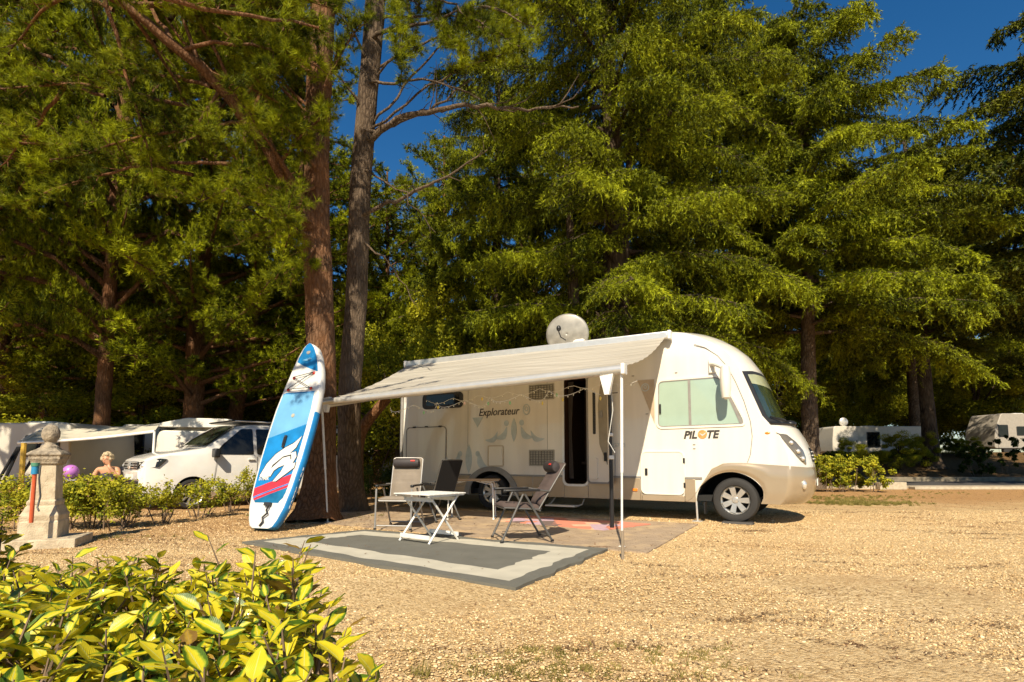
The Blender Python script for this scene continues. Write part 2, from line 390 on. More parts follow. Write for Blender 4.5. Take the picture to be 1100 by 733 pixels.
# =================================================================== MOTORHOME
W = 2.3
ZS = [.34, .40, .50, .67, .96, 1.21, 1.45, 1.60, 1.68, 1.80, 2.68, 2.92, 3.10, 3.25, 3.38, 3.46, 3.51]
SC = [1.06, 1.12, 1.17, 1.21, 1.215, 1.17, 1.07, .98, .86, .76, .41, .25, .06, -.16, -.42, -.75, -1.3]
BB = [.34, .34, .34, .34, .34, .34, .33, .32, .31, .30, .28, .30, .32, .36, .40, .45, .5]
IN = [.05, .02, 0, 0, 0, 0, 0, 0, 0, 0, 0, .0, .02, .05, .15, .32, .75]
def Sc(z): return float(np.interp(z, ZS, SC))
def Bz(z): return float(np.interp(z, ZS, BB))
def SF(t, z, off=0.0):
    if t <= 0: return (Sc(z)-Bz(z)+t, -off, z)
    u = -1+t; s = Sc(z)-Bz(z)*abs(u)**3; l = W/2*(1+u); ds = -3*Bz(z)*abs(u)*u/(W/2); k = math.hypot(1, ds)
    return (s+off/k, l-ds*off/k, z)
mh = empty('motorhome', G1, -PH, 'cream white motorhome with beige skirt, open side door and extended awning', 'motorhome'); mh.scale = (.989, 1, 1)
def body_mesh():
    zs = sorted(set([round(z, 3) for z in np.linspace(.34, 3.51, 62)]+[.67, 1.6, 1.68]))
    us = [math.sin(a) for a in np.linspace(-PI/2, PI/2, 41)]
    rings = []
    for z in zs:
        ins = float(np.interp(z, ZS, IN)); half = W/2-ins; r = []
        c = Sc(z)-Bz(z); rear = -7.36+ins*0.5
        for s in np.linspace(rear+.06, c-.02, 14): r.append((s, ins, z))
        for u in us: r.append((Sc(z)-Bz(z)*abs(u)**3, W/2+half*u, z))
        for s in np.linspace(c-.02, rear+.06, 14): r.append((s, W-ins, z))
        r += [(rear, W-ins-.06, z), (rear, W/2, z), (rear, ins+.06, z)]
        rings.append(r)
    n = len(rings[0]); mb = MB(); fs = []
    for i in range(len(zs)-1):
        for j in range(n): fs.append((i*n+j, i*n+(j+1) % n, (i+1)*n+(j+1) % n, (i+1)*n+j))
    top = [p for r in rings for p in r]; fs.append(tuple(range(n-1, -1, -1))); fs.append(tuple((len(zs)-1)*n+j for j in range(n)))
    return mb.add(top, fs)
body = body_mesh().build('body', [white, interior, blackgap], mh, smooth=False)
def cutter(mb, m):
    o = mb.build('cutter', m, mh, smooth=False); return o
def ell(cx, cz, a, b, n=40, z0=None):
    pts = [(cx+a*math.cos(2*PI*i/n), cz+b*math.sin(2*PI*i/n)) for i in range(n)]; return pts
cuts = []
FA = (-.04, .33, .57, .53); RA = (-4.84, .33, .55, .50)
for (cx, cz, a, b) in (FA, RA):
    arch = [(cx+a*math.cos(t), cz+b*math.sin(t)) for t in np.linspace(0, PI, 30)]+[(cx-a, .1), (cx+a, .1)]
    c = MB().prism(arch, -.2, .8); c.prism(arch, W-.8, W+.2); cuts.append(cutter(c, blackgap))
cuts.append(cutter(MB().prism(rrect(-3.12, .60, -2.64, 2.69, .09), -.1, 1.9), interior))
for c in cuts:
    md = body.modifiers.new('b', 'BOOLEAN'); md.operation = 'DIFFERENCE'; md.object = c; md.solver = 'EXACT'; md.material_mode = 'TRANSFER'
dg = bpy.context.evaluated_depsgraph_get(); dg.update()
me = bpy.data.meshes.new_from_object(body.evaluated_get(dg)); body.modifiers.clear(); body.data = me
for c in cuts: bpy.data.objects.remove(c)
me.polygons.foreach_set('use_smooth', [True]*len(me.polygons)); me.set_sharp_from_angle(angle=R(25))
def P(name, mb, m, par=None, **k): return mb.build(name, m, par or mh, **k)
# skirt: flat side panels (metal beige), proud of the wall
def archpts(cx, cz, a, b, z0, n=22):
    t0 = math.asin(min(1, (z0-cz)/b)); return [(cx+a*math.cos(t), cz+b*math.sin(t)) for t in np.linspace(PI-t0, t0, n)]
ztop, zbot = .73, .335
def skirt_panel(s0, s1, zt=ztop, zb=zbot): P('skirt_panel', MB().prism([(s0, zb), (s1, zb), (s1, zt), (s0, zt)], -.014, .004), beige, bevel=.006)
for s0, s1 in ((-3.83, -3.135), (-2.62, -1.6), (-4.38, -3.836), (-1.595, -1.57), (-.80, -.62)): skirt_panel(s0, s1)
skirt_panel(-3.13, -2.625, .57); skirt_panel(-1.565, -.805, .44); skirt_panel(-7.2, -5.38, .50, .36); skirt_panel(-6.02, -5.38, .73, .505)
for s0, s1 in ((-4.36, -3.17), (-2.60, -1.59), (-.79, -.50), (-6.0, -5.36)): P('trim_strip', MB().prism([(s0, .735), (s1, .735), (s1, .765), (s0, .765)], -.02, .002), greytrim)
# front bumper and wheel flare: one strip of the body surface, from behind the arch round the nose
def strip_patch(ts, lo, hi, m, name, off=.012, nz=14, par=None, thick=.02):
    mb = MB(); vs = []; n = nz+1
    for t in ts:
        a, b = lo(t), hi(t)
        for k in range(n):
            z = a+(b-a)*k/nz; e = off*(min(1, 4*min(k, nz-k)/nz) if thick else 1); vs.append(SF(t, z, max(e, .004)))
    fs = [(i*n+k, (i+1)*n+k, (i+1)*n+k+1, i*n+k+1) for i in range(len(ts)-1) for k in range(nz)]
    mb.add(vs, fs); return P(name, mb, m, par)
cx, cz, a_, b_ = FA
def s_of(t, z=.6): return SF(t, z)[0]
def lo_b(t):
    s = s_of(t)
    if t <= 0 and abs(s-cx) < a_: return cz+b_*math.sqrt(max(0, 1-((s-cx)/a_)**2))
    return .345
def hi_b(t):
    s = s_of(t)
    if t > -.7: return 1.01-.07*max(0, min(1, (t+.65)/.95))
    return float(np.interp(s, [-.65, -.52, -.36, -.17, -.05], [.345, .66, .91, 1.0, 1.012]))
ts = list(np.linspace(-1.53, -.5, 60))+list(np.linspace(-.48, 2.0, 70))
strip_patch(ts, lambda t: min(lo_b(t), hi_b(t)), hi_b, beige, 'front_bumper', off=.022)
# rear wheel flare
rf = MB(); cx2, cz2, a2, b2 = RA
rf.ring([(cx2+(a2+.13)*math.cos(t), cz2+(b2+.10)*math.sin(t)) for t in np.linspace(0, PI, 26)]+[(cx2-a2-.12, .33), (cx2+a2+.12, .33)],
        [(cx2+a2*math.cos(t), cz2+b2*math.sin(t)) for t in np.linspace(0, PI, 26)]+[(cx2-a2, .325), (cx2+a2, .325)], -.035, .0)
P('wheel_arch', rf, greytrim, bevel=.01)
# underbody
ub = MB().box((-3.2, W/2, .40), (7.4, W-.3, .10)); P('underbody', ub, blackgap)
# wheels
def wheel(s, l, r=.375, face=-1):
    M = Matrix.Translation((s, l, r+.012)) @ Matrix.Rotation(R(90)*face, 4, 'X')
    t = MB(); t.lathe([(.235, .02), (.25, -.0), (.31, -.012), (.35, .0), (.372, .03), (r, .07), (r, .17), (.36, .215), (.25, .23)], 48, M, cap=False)
    for k in range(48):
        a = 2*PI*k/48; t.box((0, 0, 0), (.018, .012, .06), None, 0) if False else None
    o = t.build('wheel', tyre, mh)
    rm = MB(); rm.lathe([(.24, .008), (.236, .03), (.215, .05), (.205, .14)], 40, M, cap=False)
    rm.lathe([(.001, .10), (.20, .13), (.212, .13)], 40, M, mi=1, cap=False)
    for k in range(7):
        a = 2*PI*k/7
        q = M @ Matrix.Rotation(a, 4, 'Z')
        vs = [(.03, -.034, .035), (.03, .034, .035), (.215, .047, .022), (.215, -.047, .022), (.03, -.034, .075), (.03, .034, .075), (.215, .047, .06), (.215, -.047, .06)]
        rm.add(vs, [(0, 3, 2, 1), (4, 5, 6, 7), (0, 1, 5, 4), (1, 2, 6, 5), (2, 3, 7, 6), (3, 0, 4, 7)], 0, q)
    rm.lathe([(.001, .018), (.045, .02), (.055, .035), (.06, .08)], 24, M, cap=False)
    rm.build('rim', [alloy, blackgap], o, bevel=0); return o
wheel(.02, .03); wheel(-4.86, .06); wheel(.02, W-.03, face=1); wheel(-4.86, W-.06, face=1)
# cab side window
wp = [(-1.25, 1.65), (.20, 1.66), (.195, 1.74), (-.05, 2.28), (-.17, 2.49), (-1.23, 2.48)]
wo = rpoly(wp, .09)
win = P('cab_window', MB().ring(offs(wo, .035), wo, -.016, .003), cream)
MB().prism(wo, -.006, .004).build('pane', mint, win)
fr = MB(); fr.prism(rrect(-.70, 1.66, -.655, 2.47, .005), -.013, 0); fr.prism([(-1.25, 1.645), (.19, 1.645), (.19, 1.665), (-1.25, 1.665)], -.013, 0)
fr.ring(wo, offs(wo, -.018), -.012, 0)
fr.prism(rpoly([(.14, 1.68), (.19, 1.68), (-.04, 2.26), (-.08, 2.26)], .02), -.0135, -.005)
fr.build('window_frame', greytrim, win)
MB().box((-1.20, -.02, 1.98), (.03, .02, .17)).build('latch', black, win)
# beige triangle panel behind the window and roundel
P('panel', MB().prism([(-1.31, 1.72), (-1.30, 2.53), (-1.62, 2.53), (-1.56, 2.40)], -.008, .004), mat('beige_panel', (.45, .36, .25), .35, coat=.5))
rd = MB(); rd.ring(ell(-1.47, 2.39, .075, .075, 24), ell(-1.47, 2.39, .058, .058, 24), -.012, -.004); rd.ring(ell(-1.47, 2.40, .03, .035, 16), ell(-1.47, 2.40, .018, .022, 16), -.012, -.004)
P('roundel', rd, decal)
# cab seam arc, fuel flap slots, small dots
seam = [(-.57, 3.10), (-.38, 3.02), (-.18, 2.86), (-.03, 2.66), (.10, 2.38), (.22, 2.05), (.31, 1.70), (.33, 1.45), (.29, 1.15), (.24, 1.02)]
P('door_seam', MB().tube([(s, -.001, z) for s, z in seam], .007, 6), greytrim)
rib = [(-.95, 3.20), (-.6, 3.17), (-.35, 3.07), (-.14, 2.93), (.02, 2.72), (.11, 2.52)]
for s, z in ((-1.7, 2.62), (-1.45, 1.90), (-.90, 2.62), (-.62, 1.33), (-.62, 1.26)): P('clip', MB().box((s, -.004, z), (.045, .01, .016)), greytrim)
# windscreen
def wsp(t0, t1, off, name, m, lo, hi, par=None):
    return strip_patch(list(np.linspace(t0, t1, 50)), lo, hi, m, name, off=off, thick=0, par=par)
def wlo(t): return 1.67+.04*min(1, (1-abs(1-t))*3)
def whi(t): return 2.56+.03*min(1, max(0, (1-abs(1-t))*4))
wsf = wsp(.03, 1.97, .008, 'windscreen', seal, wlo, whi)
wsp(.10, 1.90, .012, 'pane', wglass, lambda t: wlo(t)+.07, lambda t: whi(t)-.06, wsf)
wsp(.10, 1.90, .015, 'sun_blind', mat('screen_blind', (.38, .40, .24), .4, coat=1.0), lambda t: 2.30+.06*abs(1-t), lambda t: whi(t)-.06, wsf)
cb = MB(); cb.tube([SF(t, 1.665, .03) for t in np.linspace(.02, 1.98, 30)], .028, 8)
cb.tube([SF(.55, 1.70, .05), SF(.3, 1.72, .07), SF(.12, 1.78, .04)], .012, 6)
cb.sphere(SF(.6, 1.68, .02), .08, sc=(1.4, 1.6, .8)); P('wiper', cb, black)
# headlights
def hl(mirror):
    def q(t, z, o):
        p = SF(t, z, o); return (p[0], W-p[1], p[2]) if mirror else p
    up = [(-.01, 1.51), (.13, 1.475), (.24, 1.36), (.32, 1.22), (.345, 1.10), (.30, .99)]
    dn = [(-.01, 1.50), (.03, 1.36), (.07, 1.24), (.13, 1.13), (.20, 1.04), (.28, .985)]
    mb = MB(); vs = []
    for a, b in zip(up, dn):
        for k in range(5):
            f = k/4; vs.append(q(a[0]*(1-f)+b[0]*f, a[1]*(1-f)+b[1]*f, .006+.012*math.sin(PI*f)))
    mb.add(vs, [(i*5+k, (i+1)*5+k, (i+1)*5+k+1, i*5+k+1) for i in range(5) for k in range(4)])
    o = P('headlight', mb, mat('headlight_housing', (.20, .17, .12), .25, .3, coat=1.0))
    for t, z in ((.12, 1.34), (.175, 1.20), (.235, 1.085)):
        l_ = MB(); l_.sphere(q(t, z, .018), .052, sc=(.7, 1, .8)); l_.build('lamp', lampm, o)
hl(0); hl(1)
def fog(mirror):
    p = Vector(SF(.21, .66, .02));
    if mirror: p.y = W-p.y
    o = MB().sphere(p, .075, sc=(.6, .8, 1)).build('fog_lamp', lampm, mh)
fog(0); fog(1)
gr = strip_patch(list(np.linspace(.62, 1.38, 24)), lambda t: 1.03, lambda t: 1.27, black, 'grille', off=.01)
gb = MB()
for z in (1.08, 1.14, 1.20): gb.tube([SF(t, z, .02) for t in np.linspace(.63, 1.37, 20)], .009, 6)
gb.build('slat', whitemetal, gr)
P('number_plate', MB().box((SF(1, .7)[0]+.03, W/2, .68), (.012, .52, .11)), whitemetal)
# side marker by the nose
P('indicator', MB().sphere(SF(-.15, 1.5, .0), .03, sc=(1.4, .4, .7)), orange)
for s, z in ((-1.70, .52), (-4.27, .56)): P('side_marker', MB().box((s, -.02, z), (.09, .02, .05)), orange, bevel=.005)
# mirror
mr = MB(); mr.tube([(-.30, -.01, 2.72), (-.22, -.12, 2.70), (-.08, -.26, 2.62)], [.04, .035, .035], 10)
mr.box((-.28, -.02, 2.68), (.10, .05, .24)); arm = P('mirror', mr, cream, bevel=.01)
h = MB(); prof = [(.02, -.30), (.055, -.27), (.07, -.1), (.072, .12), (.055, .25), (.02, .28)]
h.lathe([(r_*1.0, z) for r_, z in prof], 20, Matrix.Translation((-.02, -.30, 2.36)) @ Matrix.Diagonal((1.25, 1.5, 1.0, 1))); h.build('housing', white, arm)
# locker hatch, cassette flap, vents, boxes
def hatch(name, x0, z0, x1, z1, r=.06, m=white, fm=greytrim, y=-.010):
    o = P(name, MB().prism(rrect(x0, z0, x1, z1, r), y, .002), m)
    MB().ring(offs(rrect(x0, z0, x1, z1, r), .022), rrect(x0, z0, x1, z1, r), y-.008, .003).build('frame', fm, o); return o
hk = hatch('locker_door', -1.56, .47, -.82, 1.20, .08, white, cream, -.016)
MB().box((-1.48, -.022, .85), (.045, .02, .12)).build('latch', black, hk)
for z in (.62, 1.05): MB().box((-.80, -.022, z), (.03, .02, .09)).build('hinge', black, hk)
rk = hatch('garage_door', -7.18, .52, -6.05, 1.80, .08, white, greytrim)
for s in (-6.95, -6.6, -6.2): MB().box((s, -.022, 1.82), (.08, .02, .03)).build('hinge', black, rk)
bx = hatch('service_flap', -4.90, .95, -4.55, 1.35, .02, cream, mat('flap_edge', (.5, .42, .3), .5))
MB().prism(rrect(-4.70, 1.10, -4.58, 1.30, .01), -.018, -.009).build('inner_flap', cream, bx)
def grillemat():
    m = mat('vent_grille', (.36, .34, .28), .5); return m
def vent(x0, z0, x1, z1, n):
    o = P('vent_grille', MB().prism(rrect(x0, z0, x1, z1, .015), -.012, .002), grillemat())
    sl = MB()
    for i in range(n):
        z = z0+.03+(z1-z0-.06)*i/(n-1); sl.box(((x0+x1)/2, -.015, z), (x1-x0-.05, .012, .008))
    for i in range(9):
        x = x0+.03+(x1-x0-.06)*i/8; sl.box((x, -.015, (z0+z1)/2), (.008, .010, z1-z0-.05))
    sl.build('slat', mat('slat_shadow', (.09, .085, .07), .6), o)
vent(-3.92, .94, -3.34, 1.27, 9); vent(-3.92, 2.28, -3.34, 2.60, 7)
rw = P('rear_window', MB().prism(rrect(-6.72, 2.22, -5.58, 2.57, .10), -.03, .002), seal, bevel=.008)
MB().prism(rrect(-6.60, 2.29, -5.68, 2.53, .05), -.038, -.028).build('pane', dglass, rw)
# rear corner trim with lamp
P('corner_trim', MB().box((-7.36, .03, 1.7), (.07, .10, 2.6)), greytrim, bevel=.02)
tl = P('tail_lamp', MB().box((-7.40, .09, 1.0), (.03, .14, .5)), redl, bevel=.01)
# entrance door: frame, leaf folded forward along the wall, interior
do = rrect(-3.12, .60, -2.64, 2.69, .09)
P('door_frame', MB().ring(offs(do, .045), do, -.022, .003), alu)
M = Matrix.Translation((-2.60, -.03, 0)) @ Matrix.Rotation(R(-12), 4, 'Z')
lf = MB(); lf.prism(rrect(0, .62, .53, 2.68, .08), -.045, 0, M); dr = P('entrance_door', lf, cream, bevel=.01)
MB().ring(rrect(-.005, .615, .535, 2.685, .08), rrect(.03, .65, .50, 2.65, .06), -.056, -.04, M).build('door_seal', greytrim, dr)
MB().prism(rpoly([(.14, 1.55), (.20, 1.55), (.20, 2.35), (.14, 2.35)], .02), -.055, -.04, M).build('grab_handle', seal, dr)
MB().prism(rpoly([(.28, 1.35), (.46, .95), (.46, 2.6), (.34, 2.6), (.26, 2.1)], .05), -.053, -.04, M).build('door_liner', mat('grey_liner', (.30, .27, .2), .5), dr)
MB().prism(rrect(.05, .70, .24, 1.10, .04), -.075, -.04, M).build('waste_bin', cream, dr)
MB().box((.33, -.06, 1.92), (.06, .02, .13)).build('lock', greytrim, dr).matrix_local = M
MB().box((.42, -.065, 1.12), (.05, .03, .16)).build('handle', black, dr).matrix_local = M
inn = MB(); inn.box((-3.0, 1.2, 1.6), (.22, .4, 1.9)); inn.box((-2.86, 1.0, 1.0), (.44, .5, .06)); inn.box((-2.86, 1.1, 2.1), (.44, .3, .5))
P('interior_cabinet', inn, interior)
cur = MB()
cur.prism([(-3.08, .7), (-2.98, .7), (-3.02, 1.6), (-2.97, 2.62), (-3.09, 2.62)], .12, .14); P('fly_screen', cur, mat('fly_screen_cloth', (.03, .022, .015), .8))
# step, jack legs
stp = P('step', MB().box((-3.05, -.30, .20), (.62, .22, .035)), alu, bevel=.01)
MB().tube([(-2.74, .1, .34), (-2.72, -.1, .22), (-2.74, -.30, .20)], .014, 6).build('bracket', alu, stp)
MB().tube([(-3.36, .1, .34), (-3.38, -.1, .22), (-3.36, -.30, .20)], .014, 6).build('bracket', alu, stp)
jk = P('jack_leg', MB().tube([(-.62, .05, .34), (-.61, .05, .01)], .018, 8).box((-.61, .05, .008), (.16, .12, .014)), alu)
P('mud_flap', MB().box((-.48, .12, .24), (.02, .2, .2)), black)
# roof: satellite dish, roof rail, vents
rb = P('roof_box', MB().box((-3.3, 1.0, 3.57), (.55, .4, .14)), cream, bevel=.03)
M = Matrix.Translation((-3.40, .80, 3.77)) @ Matrix.Rotation(R(-4), 4, 'Y') @ Matrix.Rotation(R(12), 4, 'Z') @ Matrix.Rotation(R(98), 4, 'X')
ds = MB(); prof = [(.001+.47*i/10, -.05+.05*(i/10)**2) for i in range(11)]
ds.lathe(prof, 48, M @ Matrix.Diagonal((1.0, .92, -1, 1)), cap=False)
dish = P('satellite_dish', ds, mat('dish_metal', (.27, .255, .22), .45, .3, coat=.4, var=.25, scale=5))
dish.modifiers.new('s', 'SOLIDIFY').thickness = .012
a = MB(); a.tube([(-3.36, .62, 3.60), (-3.37, .40, 3.62), (-3.38, .30, 3.74)], .013, 8); a.sphere((-3.38, .32, 3.79), .05, sc=(1, 1, 1.3))
a.build('feed_arm', black, dish)
a = MB(); a.tube([(-3.40, .84, 3.55), (-3.40, .86, 3.78)], .03, 8); a.build('mount', alu, dish)
# awning: cassette on the wall top, pitched cloth, front roller, support arms, two legs
aw = P('awning', MB().box((-4.08, -.07, 3.30), (6.15, .13, .14)), alu, bevel=.02)
for q_ in (-.98, -7.18): MB().box((q_, -.07, 3.30), (.06, .14, .16)).build('end_cap', whitemetal, aw, bevel=.01)
def awning_pt(u, v):    # u 0..1 rear->front ; v 0..1 wall->roller
    a0 = Vector((-7.1, -.10, 3.27)); a1 = Vector((-1.05, -.10, 3.27)); b0 = Vector((-6.27, -3.28, 2.10)); b1 = Vector((-.80, -3.28, 2.235))
    p = (a0*(1-u)+a1*u)*(1-v)+(b0*(1-u)+b1*u)*v
    p.z -= .10*math.sin(PI*v)*(1+.25*math.sin(9*u)) - .006*math.sin(60*v+5*u)
    if u in (0., 1.): pass
    return p
nu, nv = 60, 40
vs = [awning_pt(i/nu, j/nv) for i in range(nu+1) for j in range(nv+1)]
ca = MB().add(vs, [(i*(nv+1)+j, (i+1)*(nv+1)+j, (i+1)*(nv+1)+j+1, i*(nv+1)+j+1) for i in range(nu) for j in range(nv)])
def clothmat():
    m = bpy.data.materials.new('awning_vinyl'); m.use_nodes = True; n = m.node_tree; b = n.nodes['Principled BSDF']
    tc = n.nodes.new('ShaderNodeTexCoord'); mp = n.nodes.new('ShaderNodeMapping'); mp.inputs['Scale'].default_value = (.25, 14, 14); n.links.new(tc.outputs['Object'], mp.inputs[0])
    nz = n.nodes.new('ShaderNodeTexNoise'); nz.inputs['Scale'].default_value = 2.2; nz.inputs['Detail'].default_value = 3; n.links.new(mp.outputs[0], nz.inputs['Vector'])
    cr = n.nodes.new('ShaderNodeValToRGB'); cr.color_ramp.elements[0].position = .35; cr.color_ramp.elements[1].position = .65
    cr.color_ramp.elements[0].color = (.36, .335, .28, 1); cr.color_ramp.elements[1].color = (.60, .57, .49, 1)
    n.links.new(nz.outputs['Fac'], cr.inputs[0]); n.links.new(cr.outputs[0], b.inputs['Base Color']); b.inputs['Roughness'].default_value = .6
    tl = n.nodes.new('ShaderNodeBsdfTranslucent'); tl.inputs[0].default_value = (.6, .5, .33, 1); mx = n.nodes.new('ShaderNodeMixShader'); mx.inputs[0].default_value = .25
    n.links.new(b.outputs[0], mx.inputs[1]); n.links.new(tl.outputs[0], mx.inputs[2]); n.links.new(mx.outputs[0], n.nodes['Material Output'].inputs[0]); return m
ca.build('awning_cloth', clothmat(), aw)
ro = MB(); p0 = Vector((-6.30, -3.32, 2.055)); p1 = Vector((-.77, -3.32, 2.19))
ro.tube([p0, p1], .062, 16); ro.box((p0+p1)/2+Vector((0, .03, .03)), (5.5, .06, .05), Euler((0, -math.atan2(.135, 5.5), 0)))
ro.build('roller', alu, aw); 
for q_ in (p0, p1): MB().box(q_, (.05, .13, .14)).build('roller_cap', whitemetal, aw, bevel=.01)
MB().tube([(-1.2, -.12, 3.14), (-1.8, -1.7, 2.42), (-.95, -3.25, 2.12)], .03, 8).build('folding_arm', alu, aw)
MB().tube([(-6.8, -.12, 3.12), (-5.7, -1.7, 2.35), (-6.15, -3.25, 2.00)], .03, 8).build('folding_arm', alu, aw)
l1 = MB(); l1.tube([(-.80, -3.32, 2.15), (-.806, -3.36, .9)], .019, 10); l1.tube([(-.806, -3.36, .95), (-.81, -3.39, .01)], .014, 8); l1.box((-.81, -3.39, .012), (.07, .05, .02)); l1.build('leg', whitemetal, aw)
l2 = MB(); q = G1 and VM.inverted() @ gp(352, 562); l2.tube([(-6.25, -3.32, 2.02), (q.x*.57-6.25*.43, q.y*.57-3.32*.43, .9)], .019, 10); l2.tube([(q.x*.55-6.25*.45, q.y*.55-3.32*.45, .95), (q.x, q.y, .01)], .014, 8); l2.box((q.x, q.y, .012), (.1, .06, .02)); l2.build('leg', whitemetal, aw)
for s in (-.99, -6.12): MB().prism([(s-.09, 2.12), (s+.09, 2.14), (s+.03, 1.88), (s-.03, 1.88)], -3.36, -3.30).build('bracket', whitemetal, aw)
# lettering and ornament on the wall
ROT = (R(90), 0, 0)
text_mesh('lettering', 'Explorateur', .225, decaldk, mh, (-5.17, -.006, 2.01), ROT, shear=.25, ext=.002, bold=.002, sx=.93)
c = MB(); c.ring(ell(-3.98, 2.10, .085, .115, 28), ell(-3.98, 2.10, .065, .09, 28), -.008, -.002); c.ring(ell(-3.98, 2.11, .045, .05, 20), ell(-3.98, 2.11, .025, .03, 20), -.008, -.002); P('roundel', c, decal)
for s_ in (-5.45, -3.50, -2.25): P('panel_seam', MB().box((s_, -.001, 2.0 if s_ != -2.25 else 1.9), (.006, .006, 2.3)), greytrim)
text_mesh('lettering', 'PiL', .185, decaldk, mh, (-.80, -.006, 1.44), ROT, shear=.25, ext=.002, bold=.007, sx=1.0)
text_mesh('lettering', 'TE', .185, decaldk, mh, (-.42, -.006, 1.44), ROT, shear=.25, ext=.002, bold=.007, sx=1.0)
P('roundel', MB().prism(ell(-.475, 1.505, .078, .075, 30), -.009, -.002), decalor)
P('roundel', MB().prism([(-.53, 1.53), (-.47, 1.50), (-.41, 1.54), (-.43, 1.505), (-.48, 1.475)], -.011, -.008), decal)
text_mesh('lettering', 'G740', .11, decal, mh, (-2.12, -.006, 1.30), ROT, ext=.002)
def leafpoly(cx, cz, L, w, ang, bend=0.0, n=8):
    up, dn = [], []
    for i in range(n+1):
        t = i/n; x = (t-.5)*L; hw = w*math.sin(PI*t)**.8/2; b = bend*math.sin(PI*t)
        up.append((x, b+hw)); dn.append((x, b-hw))
    pts = dn+up[::-1][1:-1]; c_, s_ = math.cos(R(ang)), math.sin(R(ang))
    return [(cx+x*c_-y*s_, cz+x*s_+y*c_) for x, y in pts]
for (cx3, cz3, k) in ((-4.28, 1.72, 0), (-5.42, 1.06, 1)):
    sg = -1 if k == 0 else 1; sc_ = 1.0 if k else .8
    class o_:
        @staticmethod
        def prism(*a_): P('ornament', MB().prism(*a_), decal)
    o = o_
    o.prism(leafpoly(cx3, cz3+sg*.03, .62*sc_, .17*sc_, 90), -.007, -.002)
    for d in (-1, 1):
        o.prism(ell(cx3+d*.23*sc_, cz3+sg*.14*sc_*-1*(1 if k == 0 else -1), .055, .06, 16), -.007, -.002)
        o.prism(leafpoly(cx3+d*.40*sc_, cz3-sg*(-.10 if k == 0 else .02)*sc_, .48*sc_, .16*sc_, 90-d*sg*-35 if k else 90+d*52, .10*d), -.007, -.002)
        o.prism(leafpoly(cx3+d*.70*sc_, cz3-sg*(-.18 if k == 0 else .06)*sc_, .46*sc_, .13*sc_, 90-d*50 if k else 90+d*62, .10*d), -.007, -.002)
    if k == 0: o.prism([(cx3-1.05, cz3+.26), (cx3-.78, cz3+.26), (cx3-.915, cz3+.05)], -.007, -.002)
P('trim_strip', MB().tube([(-2.08, -.004, .75), (-2.07, -.004, 1.22), (-2.14, -.004, 1.33), (-2.3, -.004, 1.36)], .006, 6), greytrim)
# levelling board under the front wheel
o = MB().box((0, 0, .02), (.5, .22, .035), taper=.9).build('levelling_block', mat('dirty_plastic', (.05, .045, .04), .7), None, bevel=.005); o.location = veh(.05, .04); o.rotation_euler = (0, 0, -PH)
tag(o, 'flat dark levelling block under the front wheel of the motorhome', 'levelling block')

# ------------------------------------------------------------------ string lights under the awning roller
sl = empty('string_lights', veh(-5.4, -3.2, 1.9), -PH, 'string of small fairy lights looped beneath the awning edge', 'string lights')
rng = random.Random(4); O = Vector((-5.4, -3.2, 1.9)); mbw = MB(); pts = []
ss = np.linspace(-5.05, -1.35, 60)
for i, s in enumerate(ss):
    f = (i % 8)/8; base_z = 2.05+.13*(s+5.75)/4.4
    pts.append(Vector((s, -2.9-.15*math.sin(i*.4), base_z-.12-.11*math.sin(PI*f)))-O)
mbw.tube(pts, .0035, 4, cap=False)
pts2 = [Vector((s, -2.5, 2.10+.13*(s+5.75)/4.4-.05-.08*abs(math.sin(i*.55))))-O for i, s in enumerate(np.linspace(-4.6, -.9, 40))]
mbw.tube(pts2, .003, 4, cap=False)
mbw.tube([Vector((-1.1, -3.0, 2.0))-O, Vector((-1.05, -3.1, 1.7))-O, Vector((-1.12, -3.1, 1.3))-O, Vector((-1.03, -3.1, 1.15))-O], .004, 4, cap=False)
mbw.build('wire', whitemetal, sl)
bw = mat('bulb_glass', (.85, .82, .66), .15, coat=1.0); by = mat('yellow_pendant', (.75, .55, .08), .3, coat=.6); bg_ = mat('green_pendant', (.25, .55, .25), .3, coat=.6); bp = mat('pink_pendant', (.75, .5, .42), .3, coat=.6)
for i, p in enumerate(pts+pts2[::2]):
    if i < 96:
        big = i % 7 == 3; b = MB()
        q = p-Vector((0, 0, .02 if not big else .05)); b.sphere(q, .008 if not big else .017, 6, 5, sc=(1, 1, 1.7 if big else 1.2)); b.build('bulb' if not big else 'pendant', rng.choice([by, bg_, bp]) if big else bw, sl)
# dark pole standing by the door
q = gp(657.6, 569)
dpole = empty('pole', q, 0, 'slim black pole standing on the pink rug beside the motorhome door', 'pole')
MB().tube([(0, 0, 0), (-.0, 0, 1.1)], .032, 12).build('lower_tube', black, dpole)
MB().tube([(0, 0, 1.05), (-.01, 0, 2.10)], .026, 12).build('upper_tube', seal, dpole)
MB().box((0, 0, 1.1), (.08, .08, .06)).box((0, -.02, 1.45), (.06, .06, .05)).build('clamp', whitemetal, dpole, bevel=.008)
a = MB(); a.box((-.03, 0, 2.13), (.10, .06, .07), Euler((0, .5, 0))); a.tube([(0, 0, 2.1), (.12, 0, 2.11)], .01, 6); a.build('joint', darkalu, dpole)
# stake peg
pq = gp(669, 601); o = MB().tube([(0, 0, 0), (0, 0, .30)], .018, 8).build('ground_peg', mat('peg_wood', (.25, .2, .14), .7), None); o.location = pq
tag(o, 'short peg in the gravel at the corner of the grey mat', 'peg')
